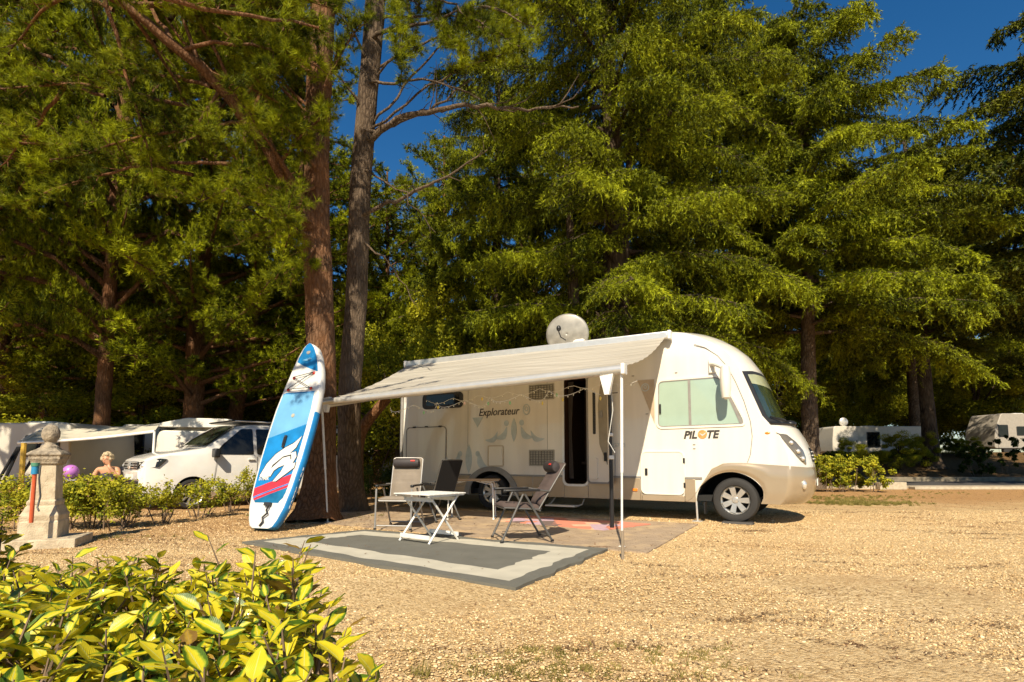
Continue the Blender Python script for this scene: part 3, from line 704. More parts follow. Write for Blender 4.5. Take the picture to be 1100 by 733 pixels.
# =================================================================== MAT, RUG
def wavy_quad(c, n=50, amp=.02, seed=1):
    rng = random.Random(seed); out = []
    for i in range(4):
        a, b = Vector(c[i]), Vector(c[(i+1) % 4]); nn = Vector((-(b-a).y, (b-a).x, 0)).normalized()
        ph = rng.uniform(0, 6)
        for k in range(n):
            t = k/n; out.append(a*(1-t)+b*t+nn*amp*math.sin(PI*t)*(math.sin(t*19+ph)+.6*math.sin(t*41+2*ph)))
    return out
def inset(c, d):
    cen = sum((Vector(p) for p in c), Vector())/4; out = []
    for i in range(4):
        p = Vector(c[i]); a = (Vector(c[i-1])-p).normalized(); b = (Vector(c[(i+1) % 4])-p).normalized()
        out.append(p+(a+b)*d)
    return out
mc = [gp(260, 584.5), gp(554, 635.4), gp(653, 592), gp(393, 571)]
mc = [Vector((p.x, p.y, 0)) for p in mc]
def weave(name, c):
    m = mat(name, c, .85, var=.10, scale=4, bump=.25, bscale=180); return m
mdark = weave('mat_grey', (.125, .122, .100)); mlight = weave('mat_pale', (.46, .43, .34))
cam_mat = empty('outdoor_mat', (0, 0, 0), 0, 'large grey awning mat with a pale border band on the gravel', 'mat')
q0 = wavy_quad(mc, amp=.022, seed=2); q1 = wavy_quad(inset(mc, .17), amp=.022, seed=3); q2 = wavy_quad(inset(mc, .50), amp=.022, seed=4)
def mring(a, b, z, m, name):
    n = len(a); vs = [(p.x, p.y, z) for p in a]+[(p.x, p.y, z) for p in b]
    mb = MB().add(vs, [(i, (i+1) % n, n+(i+1) % n, n+i) for i in range(n)])
    if name == 'edge_band':
        mb.add([(p.x, p.y, z) for p in a]+[(p.x, p.y, 0) for p in a], [(i, n+i, n+(i+1) % n, (i+1) % n) for i in range(n)])
    return mb.build(name, m, cam_mat, smooth=False)
zm = .030
mring(q0, q1, zm, mdark, 'edge_band'); mring(q1, q2, zm, mlight, 'pale_band')
MB().add([(p.x, p.y, zm) for p in q2], [tuple(range(len(q2)))]).build('centre_field', mdark, cam_mat, smooth=False)
# pink patterned rug at the door
def rugmat():
    m = bpy.data.materials.new('patterned_rug'); m.use_nodes = True; n = m.node_tree; b = n.nodes['Principled BSDF']
    tc = n.nodes.new('ShaderNodeTexCoord'); vo = n.nodes.new('ShaderNodeTexVoronoi'); vo.feature = 'F1'; vo.distance = 'CHEBYCHEV'; vo.inputs['Scale'].default_value = 4; vo.inputs['Randomness'].default_value = .6
    n.links.new(tc.outputs['Object'], vo.inputs['Vector']); s_ = n.nodes.new('ShaderNodeSeparateColor'); n.links.new(vo.outputs['Color'], s_.inputs[0])
    cr = n.nodes.new('ShaderNodeValToRGB'); cr.color_ramp.interpolation = 'CONSTANT'; e = cr.color_ramp.elements
    e[0].position = 0; e[0].color = (.55, .20, .13, 1); e[1].position = .55; e[1].color = (.60, .36, .24, 1)
    for p_, c in ((.8, (.42, .30, .36)), (.9, (.14, .10, .09))): x = e.new(p_); x.color = (*c, 1)
    n.links.new(s_.outputs[0], cr.inputs[0]); n.links.new(cr.outputs[0], b.inputs['Base Color']); b.inputs['Roughness'].default_value = .9; return m
rc = [gp(572, 562), gp(655, 573), gp(678, 563), gp(600, 553)]
rc = [veh(-3.6, -1.75), veh(-1.55, -2.05), veh(-1.15, -.95), veh(-3.5, -.75)]
rq = wavy_quad([Vector((p.x, p.y, 0)) for p in rc], amp=.012, seed=8); n_ = len(rq)
o = MB().add([(p.x, p.y, .030) for p in rq]+[(p.x, p.y, .012) for p in rq], [tuple(range(n_)), tuple(range(2*n_-1, n_-1, -1))]+[(i, (i+1) % n_, n_+(i+1) % n_, n_+i) for i in range(n_)]).build('rug', rugmat(), None, smooth=False)
tag(o, 'thin pink and orange patterned rug on the paving below the open door', 'rug')

# =================================================================== CAMPING FURNITURE
ZF = .031
taupe = mat('taupe_fabric', (.20, .165, .125), .8, var=.08, bump=.2, bscale=200)
plum = mat('brown_grey_fabric', (.085, .060, .052), .8, var=.1, bump=.2, bscale=200)
blackf = mat('black_fabric', (.006, .006, .007), .9)
pillowm = mat('pillow_fabric', (.028, .022, .022), .65, var=.1)
redlogo = mat('red_logo', (.5, .03, .02), .6)
def cushion(mb, w_, L, th, M, ribs=4, nx=10, ny=28):
    """quilted pad lying in local x (width), y (length), z up; top bulges between seams"""
    vs = []
    for j in range(ny+1):
        for i in range(nx+1):
            u, v = i/nx, j/ny
            e = min(1, 6*min(u, 1-u))**.5*min(1, 12*min(v, 1-v))**.5
            mid = 1-.35*max(0, 1-abs((v*ribs) % 1-.0)*14)-.35*max(0, 1-abs(1-(v*ribs) % 1)*14)
            lane = 1 if .14 < u < .86 else .8
            vs.append(((u-.5)*w_, (v-.5)*L, th*(.15+.85*e*mid*lane)))
    k = len(vs); vs += [(x, y, -th*.25) for x, y, z in vs]
    fs = []
    for j in range(ny):
        for i in range(nx):
            a = j*(nx+1)+i; fs += [(a, a+1, a+nx+2, a+nx+1), (k+a, k+a+nx+1, k+a+nx+2, k+a+1)]
    bd = [i for i in range(nx+1)]+[j*(nx+1)+nx for j in range(1, ny+1)]+[ny*(nx+1)+i for i in range(nx-1, -1, -1)]+[j*(nx+1) for j in range(ny-1, 0, -1)]
    for i in range(len(bd)): a, b = bd[i], bd[(i+1) % len(bd)]; fs.append((a, k+a, k+b, b))
    mb.add(vs, fs, 0, M); return mb
def camp_chair(loc, rz, fab, frame, label, rec=24, lean=0, pillow=True, upright=False):
    """faces local +x ; y is sideways ; recliner with folding frame"""
    t = empty('camping_chair', loc, rz, label, 'camping chair', 'padded camping chairs on and beside the mat')
    w_ = .48; sh = .43
    a = R(rec)
    # seat pad
    M = Matrix.Translation((.02, 0, sh)) @ Matrix.Rotation(R(-4), 4, 'Y') @ Matrix.Rotation(R(-90), 4, 'Z')
    seat = cushion(MB(), w_, .50, .045, M, 3).build('seat', fab, t, angle=60)
    bx_, bz = -.22, sh+.01; L = .64
    M = Matrix.Translation((bx_-math.sin(a)*L/2, 0, bz+math.cos(a)*L/2)) @ Matrix.Rotation(R(-90)-a, 4, 'Y') @ Matrix.Rotation(R(-90), 4, 'Z')
    M = Matrix.Translation((bx_-math.sin(a)*L/2, 0, bz+math.cos(a)*L/2)) @ Matrix(((0, -math.sin(a), math.cos(a), 0), (1, 0, 0, 0), (0, math.cos(a), math.sin(a), 0), (0, 0, 0, 1)))
    back = cushion(MB(), w_, L, .045, M, 5).build('backrest', fab, t, angle=60)
    bp_ = lambda d, y, o=0: (bx_-math.sin(a)*d+math.cos(a)*o, y, bz+math.cos(a)*d+math.sin(a)*o)
    fr_ = MB(); fr_.tube([bp_(-.05, -w_/2), bp_(L-.02, -w_/2), bp_(L, -w_/2+.03), bp_(L, w_/2-.03), bp_(L-.02, w_/2), bp_(-.05, w_/2)], .012, 8)
    fr_.build('back_frame', frame, back)
    if pillow:
        p = MB(); prof = [(.01, -.215), (.05, -.205), (.062, -.15), (.064, 0), (.062, .15), (.05, .205), (.01, .215)]
        c = bp_(L-.10, 0, .075); M = Matrix.Translation(c) @ Matrix.Rotation(R(90), 4, 'X') @ Matrix.Diagonal((1.0, 1.25, 1, 1))
        po = p.lathe(prof, 18, M).build('head_pillow', pillowm, t, angle=60)
        lg = MB().box(Vector(c)+Vector((.058, .12, .035)), (.012, .07, .022), Euler((0, -.5, 0))).build('logo', redlogo, po)
    for sy in (-1, 1):
        y = sy*(w_/2+.035)
        f1 = MB().tube([(.30, y, .01), (.02 if not upright else .27, y, .60)], .0145, 8).build('leg', frame, t)         # front leg rises back to the armrest
        f2 = MB().tube([(-.36, y, .01), (.0, y*.98, .60)], .0145, 8).build('leg', frame, t)
        mbq = MB(); mbq.box((.03, y, .645), (.46, .055, .028)); mbq.box((.255, y, .64), (.05, .05, .04)); mbq.build('armrest', black, t, bevel=.01)
        MB().tube([(-.12, y*.97, .655), bp_(.22, y*.93)], .012, 8).build('arm_link', frame, t)
    st_ = MB(); st_.tube([(.27, -w_/2-.03, .055), (.27, w_/2+.03, .055)], .011, 8).build('crossbar', frame, t)
    MB().tube([(-.33, -w_/2-.03, .055), (-.33, w_/2+.03, .055)], .011, 8).build('crossbar', frame, t)
    MB().tube([(.255, -w_/2, sh-.01), (.255, w_/2, sh-.01)], .013, 8).build('crossbar', frame, t)
    MB().tube([(-.20, -w_/2-.03, sh-.04), (-.20, w_/2+.03, sh-.04)], .013, 8).build('crossbar', frame, t)
    for sy in (-1, 1): MB().tube([(.26, sy*w_/2, sh), (-.2, sy*w_/2, sh-.03)], .012, 8).build('seat_rail', frame, t)
    for x in (.30, -.36):
        for sy in (-1, 1): MB().box((x, sy*(w_/2+.035), .012), (.035, .035, .024)).build('foot', black, t)
    return t
# right chair: stands half side-on, faces left and slightly to the camera
c1 = (gp(539, 587)+gp(592, 584)+gp(523, 581)+gp(570, 577))/4; c1.z = ZF
camp_chair((c1.x+.02, c1.y, ZF), R(180+14), plum, darkalu, 'brown padded camping chair seen from the side, standing right of the white folding table', rec=32)
camp_chair((-1.72, 8.52, ZF), R(-98), taupe, mat('grey_aluminium', (.32, .31, .29), .4, .5), 'light taupe padded camping chair with black head pillow, facing out at the mat corner', rec=14, upright=True)
camp_chair((-1.36, 9.75, ZF-.012), R(140), blackf, darkalu, 'black camping chair turned away, behind the far table beside the motorhome wall', rec=20, pillow=False)
# white folding table (crossed legs)
fc = (gp(433, 584)+gp(489, 582))/2
ft = empty('folding_table', (fc.x, fc.y, ZF), R(-38), 'small white slatted folding table with crossed legs in the middle of the mat', 'folding table')
lw, tw, hh = .66, .66, .60
tp = MB()
for i in range(9): tp.box((0, -tw/2+.035+i*.0735, hh), (lw, .064, .014))
tp.build('tabletop', whitemetal, ft, bevel=.003)
for sx in (-1, 1): MB().box((sx*.30, 0, hh-.018), (.03, .62, .02)).build('table_frame', whitemetal, ft)
for sx in (-1, 1):
    MB().tube([(sx*.27, -.27, .0), (sx*.27, .24, hh-.02)], .014, 8).build('leg', whitemetal, ft)
    MB().tube([(sx*.245, .27, .0), (sx*.245, -.24, hh-.02)], .014, 8).build('leg', whitemetal, ft)
for y, z, h_ in ((-.255, .055, .05), (.255, .055, .05), (-.20, hh-.09, .05), (.20, hh-.09, .05)):
    MB().box((0, y, z+.02), (.53, .016, h_)).build('crossbar', whitemetal, ft)

# bigger table with wooden top behind
ta, tb = gp(486, 563.5), gp(511, 564.8)
t2 = empty('camping_table', (-.72, 10.05, .018), R(-2), 'camping table with thin wooden top and bent white legs next to the rear wheel', 'camping table')
woodtop = mat('wood_top', (.42, .25, .10), .45, var=.15, scale=12)
MB().box((0, 0, .685), (.98, .62, .022)).build('tabletop', woodtop, t2, bevel=.004)
MB().ring([(-.49, .672), (.49, .672), (.49, .698), (-.49, .698)], [(-.488, .674), (.488, .674), (.488, .696), (-.488, .696)], -.313, -.308).build('edge_trim', alu, t2)
for sx in (-1, 1):
    for sy in (-1, 1):
        l_ = MB(); x = sx*.40 if sy < 0 else sx*.40
        l_.tube([(sx*.18, sy*.24, .665), (sx*.34, sy*.25, .655), (sx*.385, sy*.25, .62), (sx*.40, sy*.26, .25)], .014, 8); l_.tube([(sx*.40, sy*.26, .28), (sx*.405, sy*.262, .012)], .011, 8); l_.box((sx*.405, sy*.262, .012), (.035, .035, .022))
        l_.build('leg', whitemetal, t2)
MB().tube([(-.39, -.25, .6), (-.1, -.25, .67)], .008, 6).build('strut', whitemetal, t2); MB().tube([(.39, -.25, .6), (.1, -.25, .67)], .008, 6).build('strut', whitemetal, t2)

# =================================================================== PADDLE BOARD
B0 = gp(283, 571); B0.z = 0; T0 = dp(340, 376, B0.y+.95)
ax = (T0-B0); LB = ax.length; ax.normalize()
nrm = Vector((-.42, -1, 0)); nrm = (nrm-ax*nrm.dot(ax)).normalized(); sd_ = ax.cross(nrm).normalized()*1
if sd_.x < 0: sd_ = -sd_
def hw(t):
    xs_ = [0, .01, .04, .10, .2, .35, .5, .62, .75, .85, .92, .97, .99, 1.0]
    ys_ = [.14, .20, .255, .32, .365, .395, .40, .39, .345, .275, .20, .115, .06, .0]
    return float(np.interp(t, xs_, ys_))
class _B: pass
bc = {k: i for i, k in enumerate(['white', 'blue', 'pale', 'deep', 'red', 'black'])}
bm_ = [mat('board_white', (.60, .59, .55), .4, var=.05), mat('board_blue', (.008, .17, .42), .4, var=.25, scale=5), mat('board_pale_blue', (.13, .34, .55), .4, var=.12, scale=3), mat('board_teal', (.006, .11, .25), .4, var=.35, scale=4, col2=(.012, .18, .36)), mat('board_red', (.52, .03, .045), .4), seal]
def inpoly(x, y, poly):
    c = False; n = len(poly)
    for i in range(n):
        x1, y1 = poly[i]; x2, y2 = poly[i-1]
        if (y1 > y) != (y2 > y) and x < (x2-x1)*(y-y1)/(y2-y1)+x1: c = not c
    return c
def deckcol(u, t):      # u -1..1 across, t 0..1 tail->nose
    x = u*hw(t)
    if t > .865+.035*(-u): return 'blue' if abs(u) < .93 else 'white'
    if t > .70-.02*(1-u*u)*-1 and True:
        if t > .715+.012*(1-u*u): return 'white'
    pad_hw = hw(t)-(.012 if u < 0 else .055)
    if t < .125 or t > .72: return 'white'
    if abs(x) > pad_hw or (t < .15 and abs(x) > pad_hw-(.15-t)*LB*.8): return 'white'
    v = t-u*.040
    if t < .715 and v > .50: return 'pale'
    if .190 < v < .235: return 'red'
    if .168 < v < .182: return 'red'
    if v < .168: return 'deep'
    return 'blue'
nt_, nu_ = 300, 70; th = .075
vs, fs, mi = [], [], []
for i in range(nt_+1):
    t = i/nt_; t = t if t < .9 else .9+.1*math.sin((t-.9)/.1*PI/2)
    rock = .10*max(0, (t-.72)/.28)**2
    for j in range(nu_+1):
        u = -1+2*j/nu_; vs.append((u*hw(t), t*LB, th+rock))
k = len(vs)
for i in range(nt_):
    for j in range(nu_):
        a = i*(nu_+1)+j; fs.append((a, a+1, a+nu_+2, a+nu_+1)); mi.append(bc[deckcol(-1+2*(j+.5)/nu_, (i+.5)/nt_)])
# rails
nr = 8
for side, J in ((-1, 0), (1, nu_)):
    for i in range(nt_+1):
        bx2, by2, bz2 = vs[i*(nu_+1)+J]
        for r_ in range(1, nr+1):
            a = PI*r_/nr; vs.append((bx2+side*.055*math.sin(a)*min(1, hw(by2/LB)/.1), by2, bz2-th+th*math.cos(a)))
    base = k+(0 if side < 0 else (nt_+1)*nr)
    for i in range(nt_):
        for r_ in range(nr):
            A = (i*(nu_+1)+J) if r_ == 0 else base+i*nr+r_-1; Bq = ((i+1)*(nu_+1)+J) if r_ == 0 else base+(i+1)*nr+r_-1
            C = base+(i+1)*nr+r_; D = base+i*nr+r_
            fs.append((A, D, C, Bq)); t = i/nt_
            mi.append(bc['white'] if (r_ < 1 or t > .60) else bc['blue'])
# bottom
b0_ = k; b1_ = k+(nt_+1)*nr
for i in range(nt_):
    fs.append((b0_+i*nr+nr-1, b0_+(i+1)*nr+nr-1, b1_+(i+1)*nr+nr-1, b1_+i*nr+nr-1)); mi.append(0)
tail = [j for j in range(nu_+1)]+[b1_+r_ for r_ in range(nr)]+[b0_+r_ for r_ in range(nr-1, -1, -1)]
fs.append(tuple(tail)); mi.append(bc['blue'])
MBd = Matrix(((sd_.x, ax.x, nrm.x, B0.x), (sd_.y, ax.y, nrm.y, B0.y), (sd_.z, ax.z, nrm.z, B0.z+.03), (0, 0, 0, 1)))
board = empty('paddle_board', (0, 0, 0), 0, 'blue and white inflatable paddle board with red stripes leaning against the pine trunk', 'paddle board')
board.matrix_world = MBd
mb = MB(); mb.v = vs; mb.f = fs; mb.m = mi; mb.build('deck', bm_, board, angle=50)
def onb(pts, z0=None):   # polygon decal in (x,y) of the deck
    return [(x, y, 0) for x, y in pts]
def bdecal(name, poly, m, z=th+.004):
    n = len(poly); mb = MB().add([(x, y, z) for x, y in poly]+[(x, y, z-.006) for x, y in poly], [tuple(range(n)), tuple(range(2*n-1, n-1, -1))]+[(i, n+i, n+(i+1) % n, (i+1) % n) for i in range(n)]); return mb.build(name, m, board, smooth=False)
# the big flash-shaped logo: measured along the board (y from the tail) and across
def flash(o=0):
    return [(x*.93, y-.12+.16*x) for x, y in flash0()]
def flash0():
    F_ = [(-.34, .98), (-.26, 1.16), (-.12, 1.30), (.05, 1.38), (.20, 1.42), (.34, 1.52), (.28, 1.34), (.18, 1.26), (.30, 1.27), (.345, 1.18), (.30, 1.08), (.36, 1.08), (.36, 1.00), (.05, .83), (-.02, .84), (.10, .98), (.14, 1.08), (.02, 1.06), (-.06, 1.02), (-.10, .93), (-.16, .95), (-.20, .90)]
    return F_
fl = flash(); bdecal('logo_outline', offs(fl, .016), seal, th+.003)
bdecal('logo', fl, bm_[0], th+.006)
cut_ = [(.02, 1.22), (.20, 1.20), (.22, 1.12), (.17, 1.02), (.26, 1.02), (.14, .93), (.17, 1.13), (.08, 1.17)]
bdecal('logo_outline', [(x*.93, y-.12+.16*x) for x, y in [(-.12, 1.12), (.06, 1.23), (.22, 1.235), (.25, 1.16), (.235, 1.15), (.21, 1.215), (.06, 1.21), (-.05, 1.13), (-.13, 1.07)]], seal, th+.009)
text_mesh('lettering', 'STAR', .085, bm_[0], board, (-.31, .735, th+.004), (0, 0, R(2)), ext=.002, bold=.002)
rl = text_mesh('lettering', "STAR  10'5", .16, bm_[0], board, (.448, .30, th-.005), (R(0), R(38), R(84)), ext=.002, bold=.002, sx=.9)
rl.rotation_euler = (Matrix.Rotation(R(84), 3, 'Z') @ Matrix.Rotation(R(-48), 3, 'X')).to_euler()
for sx_ in (-.235, .235): pass
bung = [(-.25, .735*LB), (.23, .735*LB), (-.20, .805*LB), (.20, .825*LB)]
for (x, y) in bung: MB().sphere((x, y, th+.02), .028, 12, 8, sc=(1, 1, .6)).build('anchor', redl, board)
q_ = lambda i: (bung[i][0], bung[i][1], th+.045)
for a, b in ((0, 1), (2, 3), (0, 3), (2, 1)):
    MB().tube([q_(a), q_(b)], .006, 6).build('bungee_cord', seal, board)
MB().box((0, .44*LB, th+.02), (.04, .20, .02)).tube([(0, .41*LB, th), (0, .42*LB, th+.04), (0, .46*LB, th+.04), (0, .47*LB, th)], .012, 6).build('carry_handle', seal, board)
MB().lathe([(.001, .012), (.03, .01), (.035, 0)], 16, Matrix.Translation((0, .585*LB, th))).build('valve', mat('valve_cap', (.4, .38, .3), .5), board)
MB().lathe([(.001, .012), (.04, .01), (.045, 0)], 16, Matrix.Translation((.0, .95*LB, th+.06))).build('nose_ring', greytrim, board)
bdecal('nose_mark', [(-.10, .905*LB), (.02, .915*LB), (.12, .935*LB), (.06, .917*LB), (.10, .91*LB), (.0, .898*LB)], bm_[2], th+.05)
lsh = MB(); lsh.tube([(.05, .115*LB, th+.03), (.09, .10*LB, th+.05), (.06, .085*LB, th+.03), (.10, .07*LB, th+.04), (.02, .05*LB, th+.03), (.05, .03*LB, th+.03), (.0, .01*LB, th+.02)], .014, 8)
lsh.box((.05, .115*LB, th+.03), (.12, .05, .04)); lsh.build('leash', seal, board)

# =================================================================== STONE PILLAR
pc = gp(56, 588); pc.z = 0
pil = empty('stone_pillar', (pc.x-.24, pc.y+.15, 0), R(22), 'pale stone pillar with a weathered ball finial on a square plinth', 'stone pillar')
MB().box((0.08, -.06, .05), (1.15, 1.0, .16)).build('base_slab', stone, pil, bevel=.015)
mb = MB(); mb.sqlathe([(.30, .12), (.30, .36), (.285, .38), (.29, .40), (.30, .46), (.27, .50), (.235, .58), (.215, .60), (.225, .63), (.225, .66), (.20, .69)]); mb.build('plinth', stone, pil, bevel=.012, smooth=False)
MB().sqlathe([(.196, .68), (.178, 1.12), (.172, 1.20)]).build('shaft', stone, pil, bevel=.012, smooth=False)
MB().sqlathe([(.18, 1.195), (.19, 1.21), (.21, 1.22), (.215, 1.25), (.24, 1.29), (.24, 1.33), (.265, 1.345), (.27, 1.37), (.23, 1.40), (.17, 1.43), (.13, 1.46)]).build('capital', stonedk, pil, bevel=.012, smooth=False)
MB().lathe([(.15, 1.44), (.14, 1.48), (.09, 1.51), (.08, 1.54), (.10, 1.56)], 24).build('neck', stonedk, pil)
MB().sphere((0, 0, 1.67), .145, 28, 20).build('ball_finial', stonedk, pil)
pil.scale = (.66, .66, .83)
hose = empty('tap_post', pc+Vector((.05, -.06, 0)), 0, 'red tube with a blue and green tap head strapped to the stone pillar', 'tap')
bluep = mat('blue_plastic', (.02, .20, .38), .4); redp = mat('red_tube', (.50, .09, .03), .4); greenp = mat('green_cap', (.06, .20, .12), .5)
xh = -.13
hose.scale = (1, 1, .84)
MB().tube([(xh, -.17, .38), (xh, -.17, 1.06)], .022, 10).build('tube', redp, hose); MB().tube([(xh, -.17, 1.06), (xh, -.17, 1.17)], .036, 12).build('tap_head', bluep, hose)
MB().tube([(xh, -.17, 1.17), (xh, -.17, 1.22)], .042, 12).build('cap', greenp, hose)
MB().tube([(xh+.07, -.18, 1.18), (xh+.09, -.21, 1.0), (xh+.13, -.22, .75), (xh+.12, -.24, .60), (xh+.16, -.26, .55)], .010, 8).build('cable', seal, hose)

# =================================================================== VAN
def loft(stations, zfun=None):
    pass
AL = R(228); vo_ = gp(204, 547); hv = Vector((math.cos(AL), math.sin(AL), 0)); lv = Vector((-hv.y, hv.x, 0))
van = empty('parked_van', (vo_-lv*.85).to_tuple(), AL, 'white panel van with black side windows parked behind the hedge beside the pine trunk', 'van')
# local: x forward (front axle at 0), y left (+.95 is the near side)
vx = [.93, .91, .86, .74, .45, .05, -.25, -.45, -.95, -1.2, -1.6, -2.6, -3.6, -3.95, -4.0]
vtop = [.62, 1.0, 1.10, 1.16, 1.24, 1.31, 1.36, 1.52, 1.86, 1.92, 1.95, 1.96, 1.94, 1.90, 1.80]
vw = [.60, .74, .82, .88, .93, .945, .95, .95, .95, .95, .95, .95, .95, .93, .88]
mb = MB(); n = 16; vs = []
for x, zt, w_ in zip(vx, vtop, vw):
    zb = .24 if -3.9 < x < .9 else .34; belt = min(1.16, zt-.06); roofed = zt > 1.4
    wt = w_*(1-.17*max(0, (zt-1.2)/.75)) if roofed else w_*.93
    pr = [(w_*.93, zb), (w_, zb+.12), (w_, (zb+belt)/2), (w_*.995, belt), ((w_+wt)/2, (belt+zt-.10)/2+.02), (wt, zt-.10 if roofed else zt-.035), (wt*.86, zt-.02), (wt*.45, zt)]
    vs += [(x, y, z) for y, z in pr]+[(x, -y, z) for y, z in pr[::-1]]
mb.add(vs, [(i*n+j, (i+1)*n+j, (i+1)*n+(j+1) % n, i*n+(j+1) % n) for i in range(len(vx)-1) for j in range(n)]+[tuple(range(n)), tuple((len(vx)-1)*n+j for j in range(n-1, -1, -1))])
vwhite = mat('van_white', (.70, .68, .63), .2, var=.03, coat=.8)
vb = mb.build('body', vwhite, van, angle=28)
cc_ = []
for cxw in (0, -3.0):
    arch = [(cxw+.37*math.cos(t), .33+.38*math.sin(t)) for t in np.linspace(0, PI, 24)]+[(cxw-.37, .05), (cxw+.37, .05)]
    cc_.append(MB().prism(arch, .62, 1.2).prism(arch, -1.2, -.62).build('cutter', blackgap, van, smooth=False))
for c in cc_:
    md = vb.modifiers.new('b', 'BOOLEAN'); md.operation = 'DIFFERENCE'; md.object = c; md.solver = 'EXACT'; md.material_mode = 'TRANSFER'
dg = bpy.context.evaluated_depsgraph_get(); dg.update(); me = bpy.data.meshes.new_from_object(vb.evaluated_get(dg)); vb.modifiers.clear(); vb.data = me
for c in cc_: bpy.data.objects.remove(c)
me.set_sharp_from_angle(angle=R(28))
def vpan(name, pts, m, off=.012, parent=None, side=1):   # (x,z) polygon laid on the sloping side
    def yy(x, z):
        zt = float(np.interp(-x, [-k_ for k_ in vx], vtop)); w_ = float(np.interp(-x, [-k_ for k_ in vx], vw)); wt = w_*(1-.17*max(0, (zt-1.2)/.75)) if zt > 1.4 else w_*.93
        if z < 1.16: return w_
        return w_*.995+(wt-w_*.995)*(z-1.16)/max(.01, zt-.10-1.16)
    n2 = len(pts); vs = [(x, side*(yy(x, z)+off), z) for x, z in pts]+[(x, side*(yy(x, z)-.02), z) for x, z in pts]
    return MB().add(vs, [tuple(range(n2)), tuple(range(2*n2-1, n2-1, -1))]+[(i, n2+i, n2+(i+1) % n2, (i+1) % n2) for i in range(n2)]).build(name, m, parent or van, smooth=False)
for sd2 in (1, -1):
    vpan('side_window', rpoly([(-.42, 1.19), (-1.28, 1.19), (-1.28, 1.80), (-1.02, 1.79), (-.58, 1.40)], .05), dglass, side=sd2)
    vpan('side_window', rpoly([(-1.36, 1.19), (-2.42, 1.19), (-2.42, 1.80), (-1.36, 1.80)], .05), dglass, side=sd2)
    vpan('side_window', rpoly([(-2.50, 1.19), (-3.70, 1.19), (-3.66, 1.78), (-2.50, 1.79)], .05), dglass, side=sd2)
    MB().tube([(-.47, sd2*.965, 1.15), (-.40, sd2*.965, .4)], .004, 4).build('door_seam', seal, van)
    MB().tube([(-1.36, sd2*.962, 1.15), (-1.36, sd2*.962, .34)], .004, 4).build('door_seam', seal, van)
    MB().box((-1.22, sd2*.975, 1.08), (.16, .03, .035)).build('door_handle', vwhite, van, bevel=.01)
    mrr = MB(); mrr.box((-.40, sd2*1.08, 1.22), (.12, .20, .20)); mrr.box((-.45, sd2*.97, 1.2), (.06, .1, .05)); mrr.build('mirror', black, van, bevel=.03)
    hlb = MB(); hlb.add([(.90, sd2*.50, 1.0), (.87, sd2*.72, 1.03), (.62, sd2*.92, 1.09), (.52, sd2*.945, 1.08), (.66, sd2*.915, .92), (.86, sd2*.78, .87), (.93, sd2*.52, .90)], [tuple(range(7))])
    h_ = hlb.build('headlight', dglass, van, smooth=False); sm_ = h_.modifiers.new('s', 'SOLIDIFY'); sm_.thickness = .05; sm_.offset = 0
    MB().tube([(.92, sd2*.60, .98), (.80, sd2*.80, 1.01), (.62, sd2*.935, 1.05)], .014, 6).build('lamp', whitemetal, h_)
    MB().sphere((.88, sd2*.72, .94), .05, 12, 8).build('lamp', lampm, h_)
vgr = MB().box((.925, 0, .95), (.03, 1.02, .16)).build('grille', black, van, bevel=.01)
for z in (.90, .955, 1.01): MB().box((.945, 0, z), (.02, 1.0, .016)).build('slat', lampm, vgr)
em = MB(); Mx = Matrix.Translation((.965, 0, .95)) @ Matrix.Rotation(R(90), 4, 'Z') @ Matrix.Identity(4)
em.ring(ell(0, 0, .075, .075, 28), ell(0, 0, .062, .062, 28), -.01, .01, Mx)
def bar(a, b, w_=.010):
    a, b = Vector(a), Vector(b); t = (b-a).normalized(); p = Vector((-t.y, t.x))*w_
    return [tuple(a+p), tuple(a-p), tuple(b-p), tuple(b+p)]
for a, b in (((-.035, .055), (0, .01)), ((.035, .055), (0, .01)), ((-.055, .02), (-.025, -.05)), ((-.025, -.05), (0, 0)), ((0, 0), (.025, -.05)), ((.025, -.05), (.055, .02))):
    em.prism(bar(a, b, .008), -.008, .008, Mx)
em.build('emblem', lampm, vgr)
MB().box((.93, 0, .74), (.05, 1.3, .20)).build('bumper', vwhite, van, bevel=.03)
MB().box((.945, 0, .56), (.04, 1.2, .13)).build('lower_grille', black, van, bevel=.01)
MB().box((.95, 0, .43), (.06, 1.4, .07)).build('lip', alu, van, bevel=.01)
MB().box((.96, 0, .70), (.012, .52, .11)).build('number_plate', whitemetal, van)
ws = MB(); a, b = (-.22, 1.37), (-.96, 1.87)
rows = [(-.27, 1.375, .84), (-.45, 1.535, .83), (-.70, 1.70, .78), (-.93, 1.845, .70)]
vs = []
for x, z, y in rows:
    for j in range(9): u = -1+2*j/8; vs.append((x+.015+.05*(1-u*u), u*y, z+.02+.02*(1-u*u)))
ws.add(vs, [(i*9+j, i*9+j+1, (i+1)*9+j+1, (i+1)*9+j) for i in range(3) for j in range(8)])
wso = ws.build('windscreen', mat('van_screen', (.05, .06, .04), .04, var=.5, scale=3, coat=1.0, spec=.9), van)
MB().box((-1.35, 0, 1.985), (1.0, 1.5, .03)).build('roof_panel', black, van, bevel=.01)
MB().box((-2.4, .0, 1.975), (3.0, 1.55, .03)).build('roof_rail', alu, van, bevel=.01)
